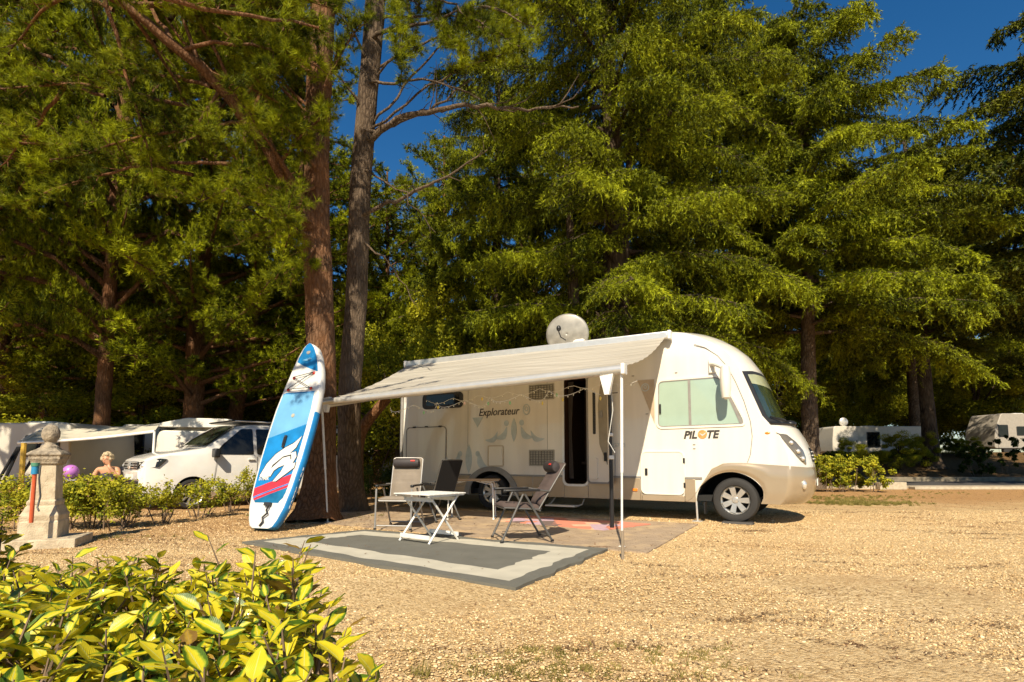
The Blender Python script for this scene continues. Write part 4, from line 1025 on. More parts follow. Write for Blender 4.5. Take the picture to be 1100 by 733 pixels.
def vwheel(x, y, face):
    M = Matrix.Translation((x, y, .33)) @ Matrix.Rotation(R(90)*(1 if face > 0 else -1), 4, 'X')
    o = MB().lathe([(.23, .02), (.26, 0), (.31, .01), (.33, .05), (.33, .2), (.25, .23)], 40, M, cap=False).build('wheel', tyre, van)
    r_ = MB(); r_.lathe([(.24, .01), (.22, .03), (.21, .14)], 36, M, cap=False); r_.lathe([(.001, .12), (.21, .13)], 30, M, mi=1, cap=False)
    for k in range(10):
        q = M @ Matrix.Rotation(2*PI*k/10, 4, 'Z'); r_.box((0, 0, 0), (.001, .001, .001), None, 0) if False else None
        r_.add([(.02, -.014, .03), (.02, .014, .03), (.22, .02, .025), (.22, -.02, .025), (.02, -.014, .06), (.02, .014, .06), (.22, .02, .05), (.22, -.02, .05)], [(0, 3, 2, 1), (4, 5, 6, 7), (0, 1, 5, 4), (1, 2, 6, 5), (2, 3, 7, 6), (3, 0, 4, 7)], 0, q)
    r_.build('rim', [alloy, black], o)
for x in (0, -3.0): vwheel(x, .93, 1); vwheel(x, -.93, -1)

# =================================================================== CARAVANS AND OTHER VEHICLES BEHIND
def caravan(name, loc, rz, L, Wd, Hh, label, cat='caravan', windows=(), door=None, m=None, kick=.15, zb=.45, wheelx=None, roofvent=True):
    """box body with rounded ends. near long wall is local y=0, x 0..L, z up"""
    t = empty(name, loc, rz, label, cat); m = m or mat('caravan_wall', (.55, .51, .43), .4, var=.05, coat=.2)
    prof = rpoly([(0, zb), (L, zb), (L-kick*.3, Hh*.62), (L-kick*1.6, Hh), (kick*1.2, Hh), (kick*.2, Hh*.6)], .16, 6)
    MB().prism(prof, 0, Wd).build('body', m, t, bevel=.04)
    for (x, z, w_, h_) in windows:
        wd = MB().ring(rrect(x, z, x+w_, z+h_, .06), rrect(x+.04, z+.04, x+w_-.04, z+h_-.04, .05), -.025, .01).build('window', seal, t)
        MB().prism(rrect(x+.04, z+.04, x+w_-.04, z+h_-.04, .05), -.015, .01).build('pane', dglass, wd)
    if door:
        x, w_ = door; d = MB().prism(rrect(x, zb+.08, x+w_, Hh-.35, .06), -.014, .01).build('door', mat('caravan_door', (.66, .62, .55), .4), t, bevel=.004)
        MB().box((x+w_-.08, -.03, (zb+Hh)/2-.1), (.05, .03, .12)).build('handle', black, d)
    if wheelx is not None:
        for yy in (.05, Wd-.25):
            o = MB().lathe([(.001, 0), (.2, 0), (.31, .02), (.33, .06), (.33, .2)], 28, Matrix.Translation((wheelx, yy, .33)) @ Matrix.Rotation(R(-90), 4, 'X')).build('wheel', tyre, t)
    MB().prism([(.3, zb+.02), (L-.3, zb+.02), (L-.3, zb+.07), (.3, zb+.07)], -.02, .005).build('trim_strip', greytrim, t)
    if roofvent: MB().box((L*.5, Wd*.5, Hh+.05), (.7, .5, .10)).build('roof_vent', whitemetal, t, bevel=.03)
    return t
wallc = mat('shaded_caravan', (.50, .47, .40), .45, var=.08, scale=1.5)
# left: big caravan with awning
pL = onground(-60, 14.2)
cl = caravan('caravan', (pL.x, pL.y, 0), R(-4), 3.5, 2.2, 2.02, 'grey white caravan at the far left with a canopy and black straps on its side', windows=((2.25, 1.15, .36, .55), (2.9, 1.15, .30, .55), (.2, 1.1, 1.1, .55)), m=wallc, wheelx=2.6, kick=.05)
cp = [dp(20, 476, 12.0), dp(47, 461, 14.0), dp(172, 455, 14.4), dp(166, 463.5, 12.6)]
cn = empty('canopy', (cp[0].x, cp[0].y, 0), 0, 'sagging beige canopy on a yellow pole reaching from the big left caravan towards the camper', 'canopy')
L_ = lambda p: p-Vector((cp[0].x, cp[0].y, 0))
def cpt(u, v):
    p = (cp[0]*(1-u)+cp[3]*u)*(1-v)+(cp[1]*(1-u)+cp[2]*u)*v; p.z -= .10*math.sin(PI*u)*(.4+.6*math.sin(PI*v)); return L_(p)
MB().add([cpt(i/20, j/8) for i in range(21) for j in range(9)], [(i*9+j, (i+1)*9+j, (i+1)*9+j+1, i*9+j+1) for i in range(20) for j in range(8)]).build('cloth', mat('canopy_cloth', (.52, .48, .38), .7), cn)
MB().tube([L_(cp[0]), L_(cp[1])], .035, 8).build('rail', whitemetal, cn); MB().tube([cpt(i/12, 0) for i in range(13)], .03, 8).build('rail', whitemetal, cn)
f_ = L_(cp[0]); MB().tube([(f_.x+.12, f_.y, 0), (f_.x+.12, f_.y, f_.z)], .05, 8).build('leg', mat('yellow_pole', (.62, .40, .05), .5), cn)
f_ = L_(cp[3]); MB().tube([(f_.x, f_.y, 0), (f_.x, f_.y, f_.z)], .025, 8).build('leg', whitemetal, cn)
for k_, (a_, b_) in enumerate((((-4, 520, 12.6), (19, 481, 13.6)), ((3, 520, 12.6), (21, 481, 13.6)))):
    pa, pb_ = dp(*a_), dp(*b_); o = MB().tube([pa-pa, pb_-pa], .035, 6).build('strap', black, None); o.location = pa; tag(o, ('outer' if k_ == 0 else 'inner')+' of the two slanting black straps left of the yellow pole', 'strap')
pa = dp(20, 520, 12.3); o = MB().add([L_(dp(20, 516, 12.3)), L_(dp(40, 478, 13.2)), L_(dp(46, 474, 13.3)), L_(dp(34, 497, 12.8)), L_(dp(24, 512, 12.4))], [(0, 1, 2, 3, 4)]).build('side_sheet', black, cn, smooth=False)
o.modifiers.new('s', 'SOLIDIFY').thickness = .02

# second caravan behind the van's nose, seen at an angle, with raised flat roof
pS = onground(128, 17.0)
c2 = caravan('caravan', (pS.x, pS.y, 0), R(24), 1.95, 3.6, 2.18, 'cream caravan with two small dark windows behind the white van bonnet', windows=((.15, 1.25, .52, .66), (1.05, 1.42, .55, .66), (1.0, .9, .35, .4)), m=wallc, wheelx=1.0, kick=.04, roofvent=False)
text_mesh('lettering', 'P', .16, mat('maroon_letter', (.2, .04, .03), .5), c2, (1.72, -.01, 1.9), ROT)
for i_, ch_ in enumerate('U FP'):
    if ch_ != ' ': text_mesh('lettering', ch_, .16, MATS['maroon_letter'], c2, (1.72, -.01, 1.74-.16*i_), ROT)
pT = onground(150, 15.6)
pr_ = empty('camper', (pT.x, pT.y+.6, 0), R(8), 'white camper with a raised pop-up roof standing behind the van', 'camper')
MB().prism(rpoly([(.0, .4), (3.4, .4), (3.3, 1.9), (.1, 1.95)], .2), 0, 2.0).build('body', white, pr_, bevel=.04)
MB().prism(rpoly([(-.1, 2.10), (.9, 2.32), (2.0, 2.30), (3.3, 2.10), (3.3, 2.02), (-.1, 2.04)], .08), -.05, 2.0).build('pop_up_roof', white, pr_, bevel=.03)
MB().prism([(.4, 1.93), (3.0, 1.93), (2.8, 2.06), (.7, 2.06)], .1, 1.9).build('tent_wall', mat('beige_canvas', (.35, .3, .2), .9), pr_)
for x in (.7, 2.6): MB().lathe([(.001, 0), (.31, .01), (.33, .05), (.33, .2)], 28, Matrix.Translation((x, .04, .33)) @ Matrix.Rotation(R(-90), 4, 'X')).build('wheel', tyre, pr_)
# little white utility trailer far behind
pK = onground(88, 23)
caravan('caravan', (pK.x, pK.y, 0), R(3), 1.6, 2, 2.0, 'tiny white caravan far behind, between the dark trunk and the big left caravan', windows=((.5, 1.0, .8, .6),), kick=.1, wheelx=.8)
pK = onground(392, 26)
caravan('caravan', (pK.x, pK.y, 0), R(0), 2.6, 2, 1.85, 'white caravan far off, seen between the pine trunk and the rear of the motorhome', windows=((.4, 1.0, .8, .5),), kick=.4, wheelx=1.3)
# right: long low caravan and a motorhome at the frame edge
pR = onground(894, 33.5); zR = pR.z
caravan('mobile_home', (pR.x, pR.y, zR-.25), R(0), 6.2, 3, 2.10, 'long cream mobile home across the road behind small round bushes', cat='mobile home', windows=((2.1, .8, .8, .95),), door=(1.0, .55), kick=.1)
sdh = MB().sphere((0, 0, 0), .28, 16, 10, sc=(1, .3, 1)).build('satellite_dish', alu, None); sdh.location = (pR.x+2.9, pR.y+.5, zR+2.6); sdh.parent = [o for o in COL.objects if o.name.startswith('mobile_home')][0]; sdh.location = (1.1, .6, 2.4)
MB().tube([(1.1, .6, 2.0), (1.1, .6, 2.35)], .05, 6).build('mast', alu, sdh.parent)
wallc = mat('shaded_wall', (.32, .29, .24), .5)  # white wall with tree shade put into a lower albedo
pM = onground(1068, 36)
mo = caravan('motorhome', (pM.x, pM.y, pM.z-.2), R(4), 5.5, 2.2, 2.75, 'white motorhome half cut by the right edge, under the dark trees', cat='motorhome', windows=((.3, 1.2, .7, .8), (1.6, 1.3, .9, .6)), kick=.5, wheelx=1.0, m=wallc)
# purple ball and blue tub left of the hedge
o = MB().sphere((0, 0, 0), .14, 20, 14).build('ball', mat('purple_ball', (.45, .16, .50), .4), None); o.location = dp(76, 507, 11.0); tag(o, 'purple round tub or ball behind the hedge, right of the stone pillar', 'ball')
zb_ = o.location.z-.14
sb = empty('garden_table', (o.location.x, 11.0, 0), 0, 'low dark side table behind the hedge, under the purple ball', 'side table')
MB().box((0, 0, zb_-.015), (.6, .5, .03)).build('tabletop', greytrim, sb)
for x in (-.26, .26):
    for y in (-.2, .2): MB().tube([(x, y, 0), (x, y, zb_-.03)], .015, 6).build('leg', greytrim, sb)

# =================================================================== PERSON (seated, leaning on a hand, grey hair)
pp = dp(118, 497, 12.2)
skin = mat('skin', (.52, .27, .15), .5, var=.06); hair = mat('grey_blond_hair', (.45, .36, .22), .8, var=.35, scale=30, bump=1.0); cloth_ = mat('dark_top', (.05, .05, .07), .8)
person = empty('person', (pp.x, pp.y, -.10), R(12), 'person with short grey blond hair in a sleeveless dark top, hand raised to the face', 'person')
def skinbody(name, joints, edges, rad, m, parent, root=0, sub=2):
    me = bpy.data.meshes.new(name); me.from_pydata(joints, edges, []); me.update()
    o = bpy.data.objects.new(name, me); COL.objects.link(o); o.parent = parent
    md = o.modifiers.new('skin', 'SKIN'); md.use_smooth_shade = True
    for i, v in enumerate(me.skin_vertices[0].data):
        r_ = rad[i]; v.radius = r_ if isinstance(r_, tuple) else (r_, r_); v.use_root = (i == root)
    s_ = o.modifiers.new('s', 'SUBSURF'); s_.levels = sub; s_.render_levels = sub
    me.materials.append(m); return o
J = [(0, 0, .50), (0, -.03, .72), (0, -.05, .92), (0, -.08, 1.02), (0, -.10, 1.09),      # pelvis, waist, chest, neck base, neck top
     (-.19, -.06, .97), (-.27, -.12, .74), (-.22, -.33, .66), (-.20, -.38, .65),        # left arm
     (.19, -.06, .97), (.26, -.20, .80), (.12, -.27, 1.00), (.08, -.24, 1.07),          # right arm up to the face
     (-.12, -.42, .50), (-.13, -.44, .10), (-.13, -.55, .04), (.12, -.42, .50), (.13, -.44, .10), (.13, -.55, .04)]
E_ = [(0, 1), (1, 2), (2, 3), (3, 4), (2, 5), (5, 6), (6, 7), (7, 8), (2, 9), (9, 10), (10, 11), (11, 12), (0, 13), (13, 14), (14, 15), (0, 16), (16, 17), (17, 18)]
rd_ = [(.15, .11), (.14, .10), (.16, .10), .06, .05, .065, .045, .035, .028, .065, .045, .035, .028, .075, .045, .035, .075, .045, .035]
pb = skinbody('body', J, E_, rd_, skin, person)
hd = MB(); hd.sphere((0, -.13, 1.18), .10, 24, 18, sc=(.82, .95, 1.18)); hd.sphere((0, -.228, 1.165), .016, 8, 6, sc=(.8, 1.2, 1.6))
for sx in (-1, 1): hd.sphere((sx*.084, -.12, 1.17), .02, 8, 6, sc=(.5, 1, 1.5))
hd.build('head', skin, person)
for sx in (-1, 1): MB().sphere((sx*.032, -.218, 1.19), .010, 8, 6).build('eye', seal, person)
MB().box((0, -.224, 1.125), (.045, .008, .008)).build('mouth', redl, person)
hr = MB(); rg = random.Random(5)
for i in range(70):
    a = rg.uniform(0, 2*PI); e = rg.uniform(-.2, 1.4); d = Vector((math.cos(a)*math.cos(e), math.sin(a)*math.cos(e), math.sin(e)))
    if d.y < -.55 and d.z < .5: continue
    hr.sphere(Vector((0, -.115, 1.20))+Vector((d.x*.09, d.y*.10, d.z*.115)), rg.uniform(.03, .045), 8, 6)
hr.build('hair', hair, person)
tk = skinbody('top', [(0, 0, .52), (0, -.03, .72), (0, -.05, .90), (0, -.055, .93)], [(0, 1), (1, 2), (2, 3)], [(.165, .125), (.155, .115), (.165, .115), (.13, .10)], cloth_, person)
for (hx, hy, hz, dx, dz) in ((.08, -.24, 1.07, -.02, .03), (-.20, -.38, .65, 0, -.01)):
    for k in range(5):
        MB().tube([(hx+(k-2)*.017, hy, hz), (hx+(k-2)*.019+dx, hy-.02, hz+dz+.02), (hx+(k-2)*.018+dx, hy-.012, hz+dz*2+.03)], [.011, .009, .007], 8).build('finger', skin, person)
pch = empty('garden_chair', (pp.x, pp.y+.05, 0), R(12), 'plain chair under the seated person, mostly hidden by the hedge', 'chair')
MB().box((0, -.1, .42), (.5, .5, .04)).build('seat', greytrim, pch, bevel=.01); MB().box((0, .16, .68), (.48, .03, .46)).build('backrest', greytrim, pch, bevel=.01)
for x in (-.22, .22):
    for y in (-.32, .14): MB().tube([(x, y, 0), (x, y, .42)], .015, 6).build('leg', greytrim, pch)

# =================================================================== CONCRETE BLOCKS AT THE ROAD EDGE
for (px, Y, w_, h_, d_, lb) in ((954, 20.2, 1.0, .27, .25, 'low pale concrete block at the road edge right of the clipped hedge'), (925, 20.4, 1.1, .12, .2, 'thin concrete edging slab under the right hedge')):
    p = onground(px, Y); o = MB().box((0, 0, h_/2), (w_, d_, h_)).build('concrete_block', concrete, None, bevel=.012); o.location = p; o.rotation_euler = (0, 0, R(2)); tag(o, lb, 'concrete block')
for (px, Y, w_, lb) in ((1066, 20.3, 6.2, 'long flush concrete edging along the road, at the far right'), ):
    p = onground(px, Y); o = MB().box((0, 0, .05), (w_, .35, .10)).build('concrete_edging', concrete, None, bevel=.012); o.location = p; tag(o, lb, 'concrete edging')
# =================================================================== VEGETATION
UP = np.array([0, 0, 1.0])
def unit(v): return v/np.maximum(1e-9, np.linalg.norm(v, axis=-1, keepdims=True))
def resample(path, step):
    p = np.array([tuple(q) for q in path], float); d = np.linalg.norm(np.diff(p, axis=0), axis=1); c = np.concatenate([[0], np.cumsum(d)])
    n = max(3, int(c[-1]/step)); s_ = np.linspace(0, c[-1], n)
    # smooth the corners a little
    q = np.stack([np.interp(s_, c, p[:, i]) for i in range(3)], 1)
    for _ in range(3):
        if n > 4: q[1:-1] = .25*q[:-2]+.5*q[1:-1]+.25*q[2:]
    return q, c[-1]
def blades(P, D, L, Wd, rs):
    """thin triangles: base at P, tip at P+D*L"""
    n = len(P); D = unit(D); r = unit(rs.normal(size=(n, 3))); sd3 = unit(np.cross(D, r))*(Wd/2)[:, None]
    V = np.stack([P-sd3, P+sd3, P+D*L[:, None]], 1).reshape(-1, 3)
    return V
def sub_dirs(q, rs, spread, upb):
    T = unit(np.gradient(q, axis=0)); Sd = unit(np.cross(T, UP)+1e-6)
    return T, Sd
def bough_cedar(path, rs, Lsub=1.0, step=.12, nb=9, bl=.07, bw=.022, droop=.45, hang=1.3, start=.12, tls=1.0):
    q, LL = resample(path, step); n = len(q); T, Sd = sub_dirs(q, rs, 0, 0)
    t = np.linspace(0, 1, n); keep = t > start; q, T, Sd, t = q[keep], T[keep], Sd[keep], t[keep]
    q = np.repeat(q, 2, 0); T = np.repeat(T, 2, 0); Sd = np.repeat(Sd, 2, 0)*np.tile([1, -1], len(t))[:, None]; t = np.repeat(t, 2)
    l = Lsub*(.35+.65*np.sin(np.clip(PI*(t*.8+.12), 0, PI)))*rs.uniform(.55, 1.15, len(t))*np.clip(LL/2.5, .5, 1.2)
    D = unit(T*rs.uniform(.45, .95, (len(t), 1))+Sd*rs.uniform(.5, 1.0, (len(t), 1))+UP*rs.uniform(-.15, .22, (len(t), 1)))
    K = max(4, int(Lsub/.075)); k = (np.arange(K)+1)/K
    Q = q[:, None]+D[:, None]*(l[:, None]*k)[..., None]-UP*(droop*l[:, None]*k**2)[..., None]
    Dk = unit(D[:, None]-UP*(2*droop*k)[None, :, None])
    Q = Q.reshape(-1, 3)+rs.normal(0, .02, (Q.shape[0]*K, 3)); Dk = Dk.reshape(-1, 3)
    m = len(Q); tw = unit(Dk*.5+rs.normal(0, .45, (m, 3))-UP*hang*rs.uniform(.1, 1, (m, 1))); tl = rs.uniform(.12, .26, m)*(1+.9*(rs.rand(m) < .25))*tls
    j = (np.arange(nb)+.5)/nb
    B = Q[:, None]+tw[:, None]*(tl[:, None]*j)[..., None]; B = B.reshape(-1, 3)
    BD = unit(np.repeat(tw, nb, 0)*.8+rs.normal(0, .5, (len(B), 3)))
    return blades(B, BD, rs.uniform(.7, 1.2, len(B))*bl, rs.uniform(.8, 1.2, len(B))*bw, rs), (q, D, l, droop)
def bough_pine(path, rs, Lsub=.7, step=.12, nt=6, nn=14, bl=.13, bw=.009, start=.25, rise=.25):
    q, LL = resample(path, step); n = len(q); T, Sd = sub_dirs(q, rs, 0, 0)
    t = np.linspace(0, 1, n); keep = t > start; q, T, t = q[keep], T[keep], t[keep]
    q = np.repeat(q, 2, 0); T = np.repeat(T, 2, 0); t = np.repeat(t, 2)
    D = unit(T*.6+rs.normal(0, .55, (len(t), 3))+UP*rise); l = Lsub*rs.uniform(.3, 1.1, len(t))*(1-.5*t)
    k = np.linspace(.35, 1, nt); Q = q[:, None]+D[:, None]*(l[:, None]*k)[..., None]+UP*(.12*l[:, None]*k**2)[..., None]
    m = Q.shape[0]*nt; Q = Q.reshape(m, 3)+rs.normal(0, .035, (m, 3)); Dk = np.repeat(D, nt, 0)
    tip = unit(Dk*.6+UP*.3+rs.normal(0, .35, (m, 3)))
    B = np.repeat(Q, nn, 0)+rs.normal(0, .006, (m*nn, 3)); BD = unit(np.repeat(tip, nn, 0)*.75+unit(rs.normal(0, 1, (m*nn, 3)))*.75)
    return blades(B, BD, rs.uniform(.6, 1.15, len(B))*bl, rs.uniform(.8, 1.2, len(B))*bw, rs), (q, D, l, -.12)
def subwood(mb, info, r, every=1):
    q, D, l, droop = info
    for i in range(0, len(q), every):
        p = Vector(q[i]); d = Vector(D[i]); L = float(l[i])
        mb.tube([p, p+d*L*.5-Vector((0, 0, droop*L*.25)), p+d*L*.95-Vector((0, 0, droop*L*.9))], [r, r*.7, r*.3], 3, cap=False)
def crown_obj(name, VV, m, parent):
    V = np.concatenate(VV); F = np.arange(len(V), dtype=np.int32).reshape(-1, 3)
    return npmesh(name, V, F, m, parent)
def barkmat(name, c1, c2, sc=1.0, bump=1.0, c3=None):
    m = bpy.data.materials.new(name); m.use_nodes = True; n = m.node_tree; b = n.nodes['Principled BSDF']
    tc = n.nodes.new('ShaderNodeTexCoord'); mp = n.nodes.new('ShaderNodeMapping'); mp.inputs['Scale'].default_value = (7*sc, 7*sc, 1.9*sc); n.links.new(tc.outputs['Object'], mp.inputs[0])
    nz = n.nodes.new('ShaderNodeTexNoise'); nz.inputs['Scale'].default_value = 1.6; nz.inputs['Detail'].default_value = 7; nz.inputs['Roughness'].default_value = .65; nz.inputs['Distortion'].default_value = .6; n.links.new(mp.outputs[0], nz.inputs['Vector'])
    vo = n.nodes.new('ShaderNodeTexVoronoi'); vo.feature = 'DISTANCE_TO_EDGE'; vo.inputs['Scale'].default_value = 1.5; mx_ = n.nodes.new('ShaderNodeVectorMath'); mx_.operation = 'MULTIPLY_ADD'
    n.links.new(nz.outputs['Color'], mx_.inputs[0]); mx_.inputs[1].default_value = (.7, .7, .7); n.links.new(mp.outputs[0], mx_.inputs[2]); n.links.new(mx_.outputs[0], vo.inputs['Vector'])
    cr = n.nodes.new('ShaderNodeValToRGB'); e = cr.color_ramp.elements; e[0].position = 0.0; e[0].color = (*[k*.5 for k in c1], 1); e[1].position = .10; e[1].color = (*c1, 1); x = e.new(.45); x.color = (*c2, 1)
    n.links.new(vo.outputs['Distance'], cr.inputs[0])
    n2 = n.nodes.new('ShaderNodeTexNoise'); n2.inputs['Scale'].default_value = 1.3; n.links.new(tc.outputs['Object'], n2.inputs['Vector'])
    r2 = n.nodes.new('ShaderNodeValToRGB'); r2.color_ramp.elements[0].position = .42; r2.color_ramp.elements[1].position = .62
    n.links.new(n2.outputs['Fac'], r2.inputs[0]); mm = n.nodes.new('ShaderNodeMix'); mm.data_type = 'RGBA'; mu = n.nodes.new('ShaderNodeMath'); mu.operation = 'MULTIPLY'; mu.inputs[1].default_value = .5
    n.links.new(r2.outputs[0], mu.inputs[0]); n.links.new(mu.outputs[0], mm.inputs[0]); n.links.new(cr.outputs[0], mm.inputs[6]); mm.inputs[7].default_value = (*(c3 or c2), 1)
    n.links.new(mm.outputs[2], b.inputs['Base Color']); b.inputs['Roughness'].default_value = .95; b.inputs['Specular IOR Level'].default_value = .1
    ad = n.nodes.new('ShaderNodeMath'); ad.operation = 'MULTIPLY_ADD'; ad.inputs[1].default_value = .5; n.links.new(nz.outputs['Fac'], ad.inputs[0]); n.links.new(vo.outputs['Distance'], ad.inputs[2])
    bp = n.nodes.new('ShaderNodeBump'); bp.inputs['Strength'].default_value = bump; bp.inputs['Distance'].default_value = .06; n.links.new(ad.outputs[0], bp.inputs['Height']); n.links.new(bp.outputs[0], b.inputs['Normal'])
    return m
bark_pine = barkmat('pine_bark', (.15, .082, .045), (.23, .135, .08), 1.6, 1.0, (.27, .12, .05))
bark_grey = barkmat('grey_bark', (.10, .072, .05), (.19, .14, .095), 1.6, 1.0)
bark_dark = barkmat('dark_bark', (.07, .05, .035), (.15, .11, .07), .8, .8)
twigm = mat('twig_bark', (.16, .11, .07), .9, var=.3, scale=6)
pine_near = leafmat('pine_needles', (.04, .055, .006), (.35, .39, .012), big=1.0, trans=.25, cc=(.64, .63, .02))
pine_far = leafmat('far_pine_needles', (.04, .055, .006), (.39, .43, .012), big=.6, trans=.25, cc=(.76, .72, .03))
cedar_m = leafmat('cedar_needles', (.032, .044, .005), (.36, .40, .016), big=.6, trans=.22, cc=(.76, .71, .03))
cedar_dk = leafmat('shaded_cedar_needles', (.02, .032, .005), (.18, .19, .014), big=.4, trans=.15)  # cedar needles again, darkened to stand for shade
broad_m = leafmat('broad_leaves', (.09, .11, .010), (.48, .46, .02), big=.5, trans=.35, cc=(.72, .60, .03))
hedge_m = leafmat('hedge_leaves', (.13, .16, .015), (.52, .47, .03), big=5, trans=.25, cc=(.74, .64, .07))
grass_m = leafmat('grass_blades', (.14, .13, .03), (.34, .28, .09), big=1.5, trans=.2)

def trunk_tube(mb, pts, r0, r1, rs, n=14, flare=0.0, wob=.05):
    q, LL = resample(pts, .22); k = len(q); f = np.linspace(0, 1, k); r = r0+(r1-r0)*f
    if flare: r = r+flare*np.exp(-f*LL/.35)
    ph = rs.uniform(0, 6, 4)
    # fluted section that follows the trunk
    vs = []; nrm = None
    for i in range(k):
        t = Vector(q[min(i+1, k-1)]-q[max(i-1, 0)]).normalized()
        if nrm is None: nrm = t.orthogonal().normalized()
        nrm = (nrm-t*nrm.dot(t)).normalized(); bn = t.cross(nrm)
        for j in range(n):
            a = 2*PI*j/n; z = f[i]*LL
            rr = r[i]*(1+wob*math.sin(3*a+ph[0]+z*.5)+wob*.7*math.sin(5*a+ph[1]-z*.8)+(.25*flare/max(r0, .01))*math.exp(-z/.4)*math.sin(4*a+ph[2])+wob*.5*rs.normal())
            vs.append(Vector(q[i])+(nrm*math.cos(a)+bn*math.sin(a))*rr)
    mb.add(vs, [(i*n+j, i*n+(j+1) % n, (i+1)*n+(j+1) % n, (i+1)*n+j) for i in range(k-1) for j in range(n)]+[tuple((k-1)*n+j for j in range(n))])

# ------------------------------------------------------------------ the two big pines beside the board
def A3(px, py, Y): return np.array(tuple(dp(px, py, Y)))
def big_pine(name, base, path, r0, r1, flare, limbs, bark, label, seed, fol=pine_near, bare=(), sub=.7, dens=1):
    rs = np.random.RandomState(seed); t = empty(name, tuple(base), 0, label, 'pine tree', 'tall pines around the pitch'); b = np.array(tuple(base))
    mb = MB(); trunk_tube(mb, [p-b for p in path], r0, r1, rs, 20, flare, .05); mb.build('trunk', bark, t, angle=180)
    VV = []; wd = MB()
    for lb in limbs:
        pts, r = lb[0], lb[1]; pts = [p-b for p in pts]
        MB_ = wd; q, LL = resample(pts, .25); MB_.tube([Vector(x)+Vector(rs.normal(0, .02, 3)) for x in q], list(np.linspace(r, r*.25, len(q))), 8, cap=False)
        if lb[2]:
            V, info = bough_pine(pts, rs, **lb[2]); VV.append(V); subwood(wd, info, .010, 1)
    for pts, r in bare:
        q, LL = resample([p-b for p in pts], .2); q = q+rs.normal(0, .03, q.shape); wd.tube([Vector(x) for x in q], list(np.linspace(r, r*.2, len(q))), 7, cap=False)
        for i in range(2, len(q)-1):
            if rs.rand() < .8:
                d = unit((q[i]-q[i-1])*1.5+rs.normal(0, .16, 3)); L = rs.uniform(.2, .8); p = Vector(q[i]); wd.tube([p, p+Vector(d)*L*.5+Vector(rs.normal(0, .05, 3)), p+Vector(d)*L+Vector((0, 0, rs.uniform(-.1, .25)))], [r*.25, r*.16, r*.05], 4, cap=False)
    wd.build('branches', bark, t, angle=180)
    if VV: crown_obj('crown', VV, fol, t)
    return t
rsA = np.random.RandomState(11)
bA = gp(340, 560); bA.z = -.02
pathA = [np.array((bA.x, bA.y, -.05)), A3(344, 500, 10.0), A3(346, 400, 10.0), A3(343, 300, 10.0), A3(340, 235, 10.0), A3(340, 150, 10.0), A3(344, 60, 10.0), A3(348, -60, 10.1), A3(352, -200, 10.2), A3(352, -420, 10.4)]
fork = [A3(338, 245, 9.9), A3(300, 175, 9.4), A3(255, 110, 8.8), A3(205, 62, 8.2), A3(120, -5, 7.6), A3(40, -70, 7.2)]
limbsA = [(fork, .15, None)]
def pick(path, f):
    q, _ = resample(path, .1); return q[int(f*(len(q)-1))]
NP = dict(Lsub=.62, step=.10, nt=6, nn=24, bl=.15, bw=.009)
for i in range(64):         # foliage limbs on the left side of the forked limb and the upper trunk
    if i < 38: s0 = pick(fork, rsA.uniform(.08, 1)); ex, ey, eY = rsA.uniform(-60, 370), rsA.uniform(-120, 235), rsA.uniform(7.2, 10.8)
    else: s0 = pick(pathA[4:], rsA.uniform(0, .8)); ex, ey, eY = rsA.uniform(60, 470), rsA.uniform(-260, 120), rsA.uniform(7.8, 12)
    if 395 < ex < 500 and ey > -20: ey -= 120
    e = A3(ex, ey, eY)
    L = np.linalg.norm(e-s0)
    if L > 3.4: s0 = e+(s0-e)*3.4/L
    mid = (s0+e)/2+np.array([0, 0, rsA.uniform(-.1, .45)])
    limbsA.append(([s0, mid, e], .035, dict(NP, start=.3)))
for (a, b, c) in (((320, 210, 9.6), (270, 190, 9.0), (215, 215, 8.6)), ((330, 230, 9.7), (300, 245, 9.0), (258, 262, 8.8)), ((300, 175, 9.4), (330, 140, 8.8), (352, 120, 8.4)), ((255, 110, 8.8), (290, 80, 8.3), (310, 55, 8.1)), ((340, 260, 9.8), (318, 300, 9.3), (296, 300, 9.0)), ((338, 200, 9.7), (300, 225, 9.0), (225, 140, 8.3)), ((338, 180, 9.7), (322, 150, 9.0), (300, 130, 8.6)), ((342, 120, 9.7), (360, 60, 9.2), (395, 20, 9.0))):
    limbsA.append(([A3(*a), A3(*b), A3(*c)], .035, dict(NP, start=.25)))
for w3 in ([(-5.2, 6.3, 6.9), (-4.4, 5.3, 6.0), (-3.2, 5.2, 6.2), (-2.0, 5.5, 6.3)], [(-5.6, 6.6, 7.2), (-4.9, 5.3, 6.3), (-4.1, 4.6, 5.9), (-3.4, 4.4, 6.4)], [(-4.4, 5.4, 6.1), (-3.4, 6.0, 6.3), (-2.5, 6.6, 6.6)]):
    limbsA.append(([pick(fork, .8)]+[np.array(q) for q in w3], .06, dict(NP, start=.35, Lsub=.35, step=.22, nt=4)))
bareA = [([A3(325, 205, 9.7), A3(290, 215, 9.3), A3(250, 180, 9.0)], .03), ([A3(335, 240, 9.7), A3(310, 215, 9.3), A3(285, 190, 9.0), A3(262, 200, 8.9)], .03), ([A3(335, 255, 9.7), A3(300, 235, 9.2), A3(268, 225, 8.8)], .025)]
big_pine('pine_tree', bA, pathA, .265, .19, .20, limbsA, bark_pine, 'big reddish pine with forked trunk right behind the leaning paddle board', 3, bare=bareA)
bB = gp(381, 549); bB.z = -.02
pathB = [np.array((bB.x, bB.y, -.05)), A3(376, 500, 11.1), A3(376, 420, 11.0), A3(383, 320, 11.0), A3(386, 200, 11.0), A3(394, 110, 11.0), A3(402, 30, 11.0), A3(408, -80, 11.1), A3(412, -260, 11.3), A3(412, -420, 11.5)]
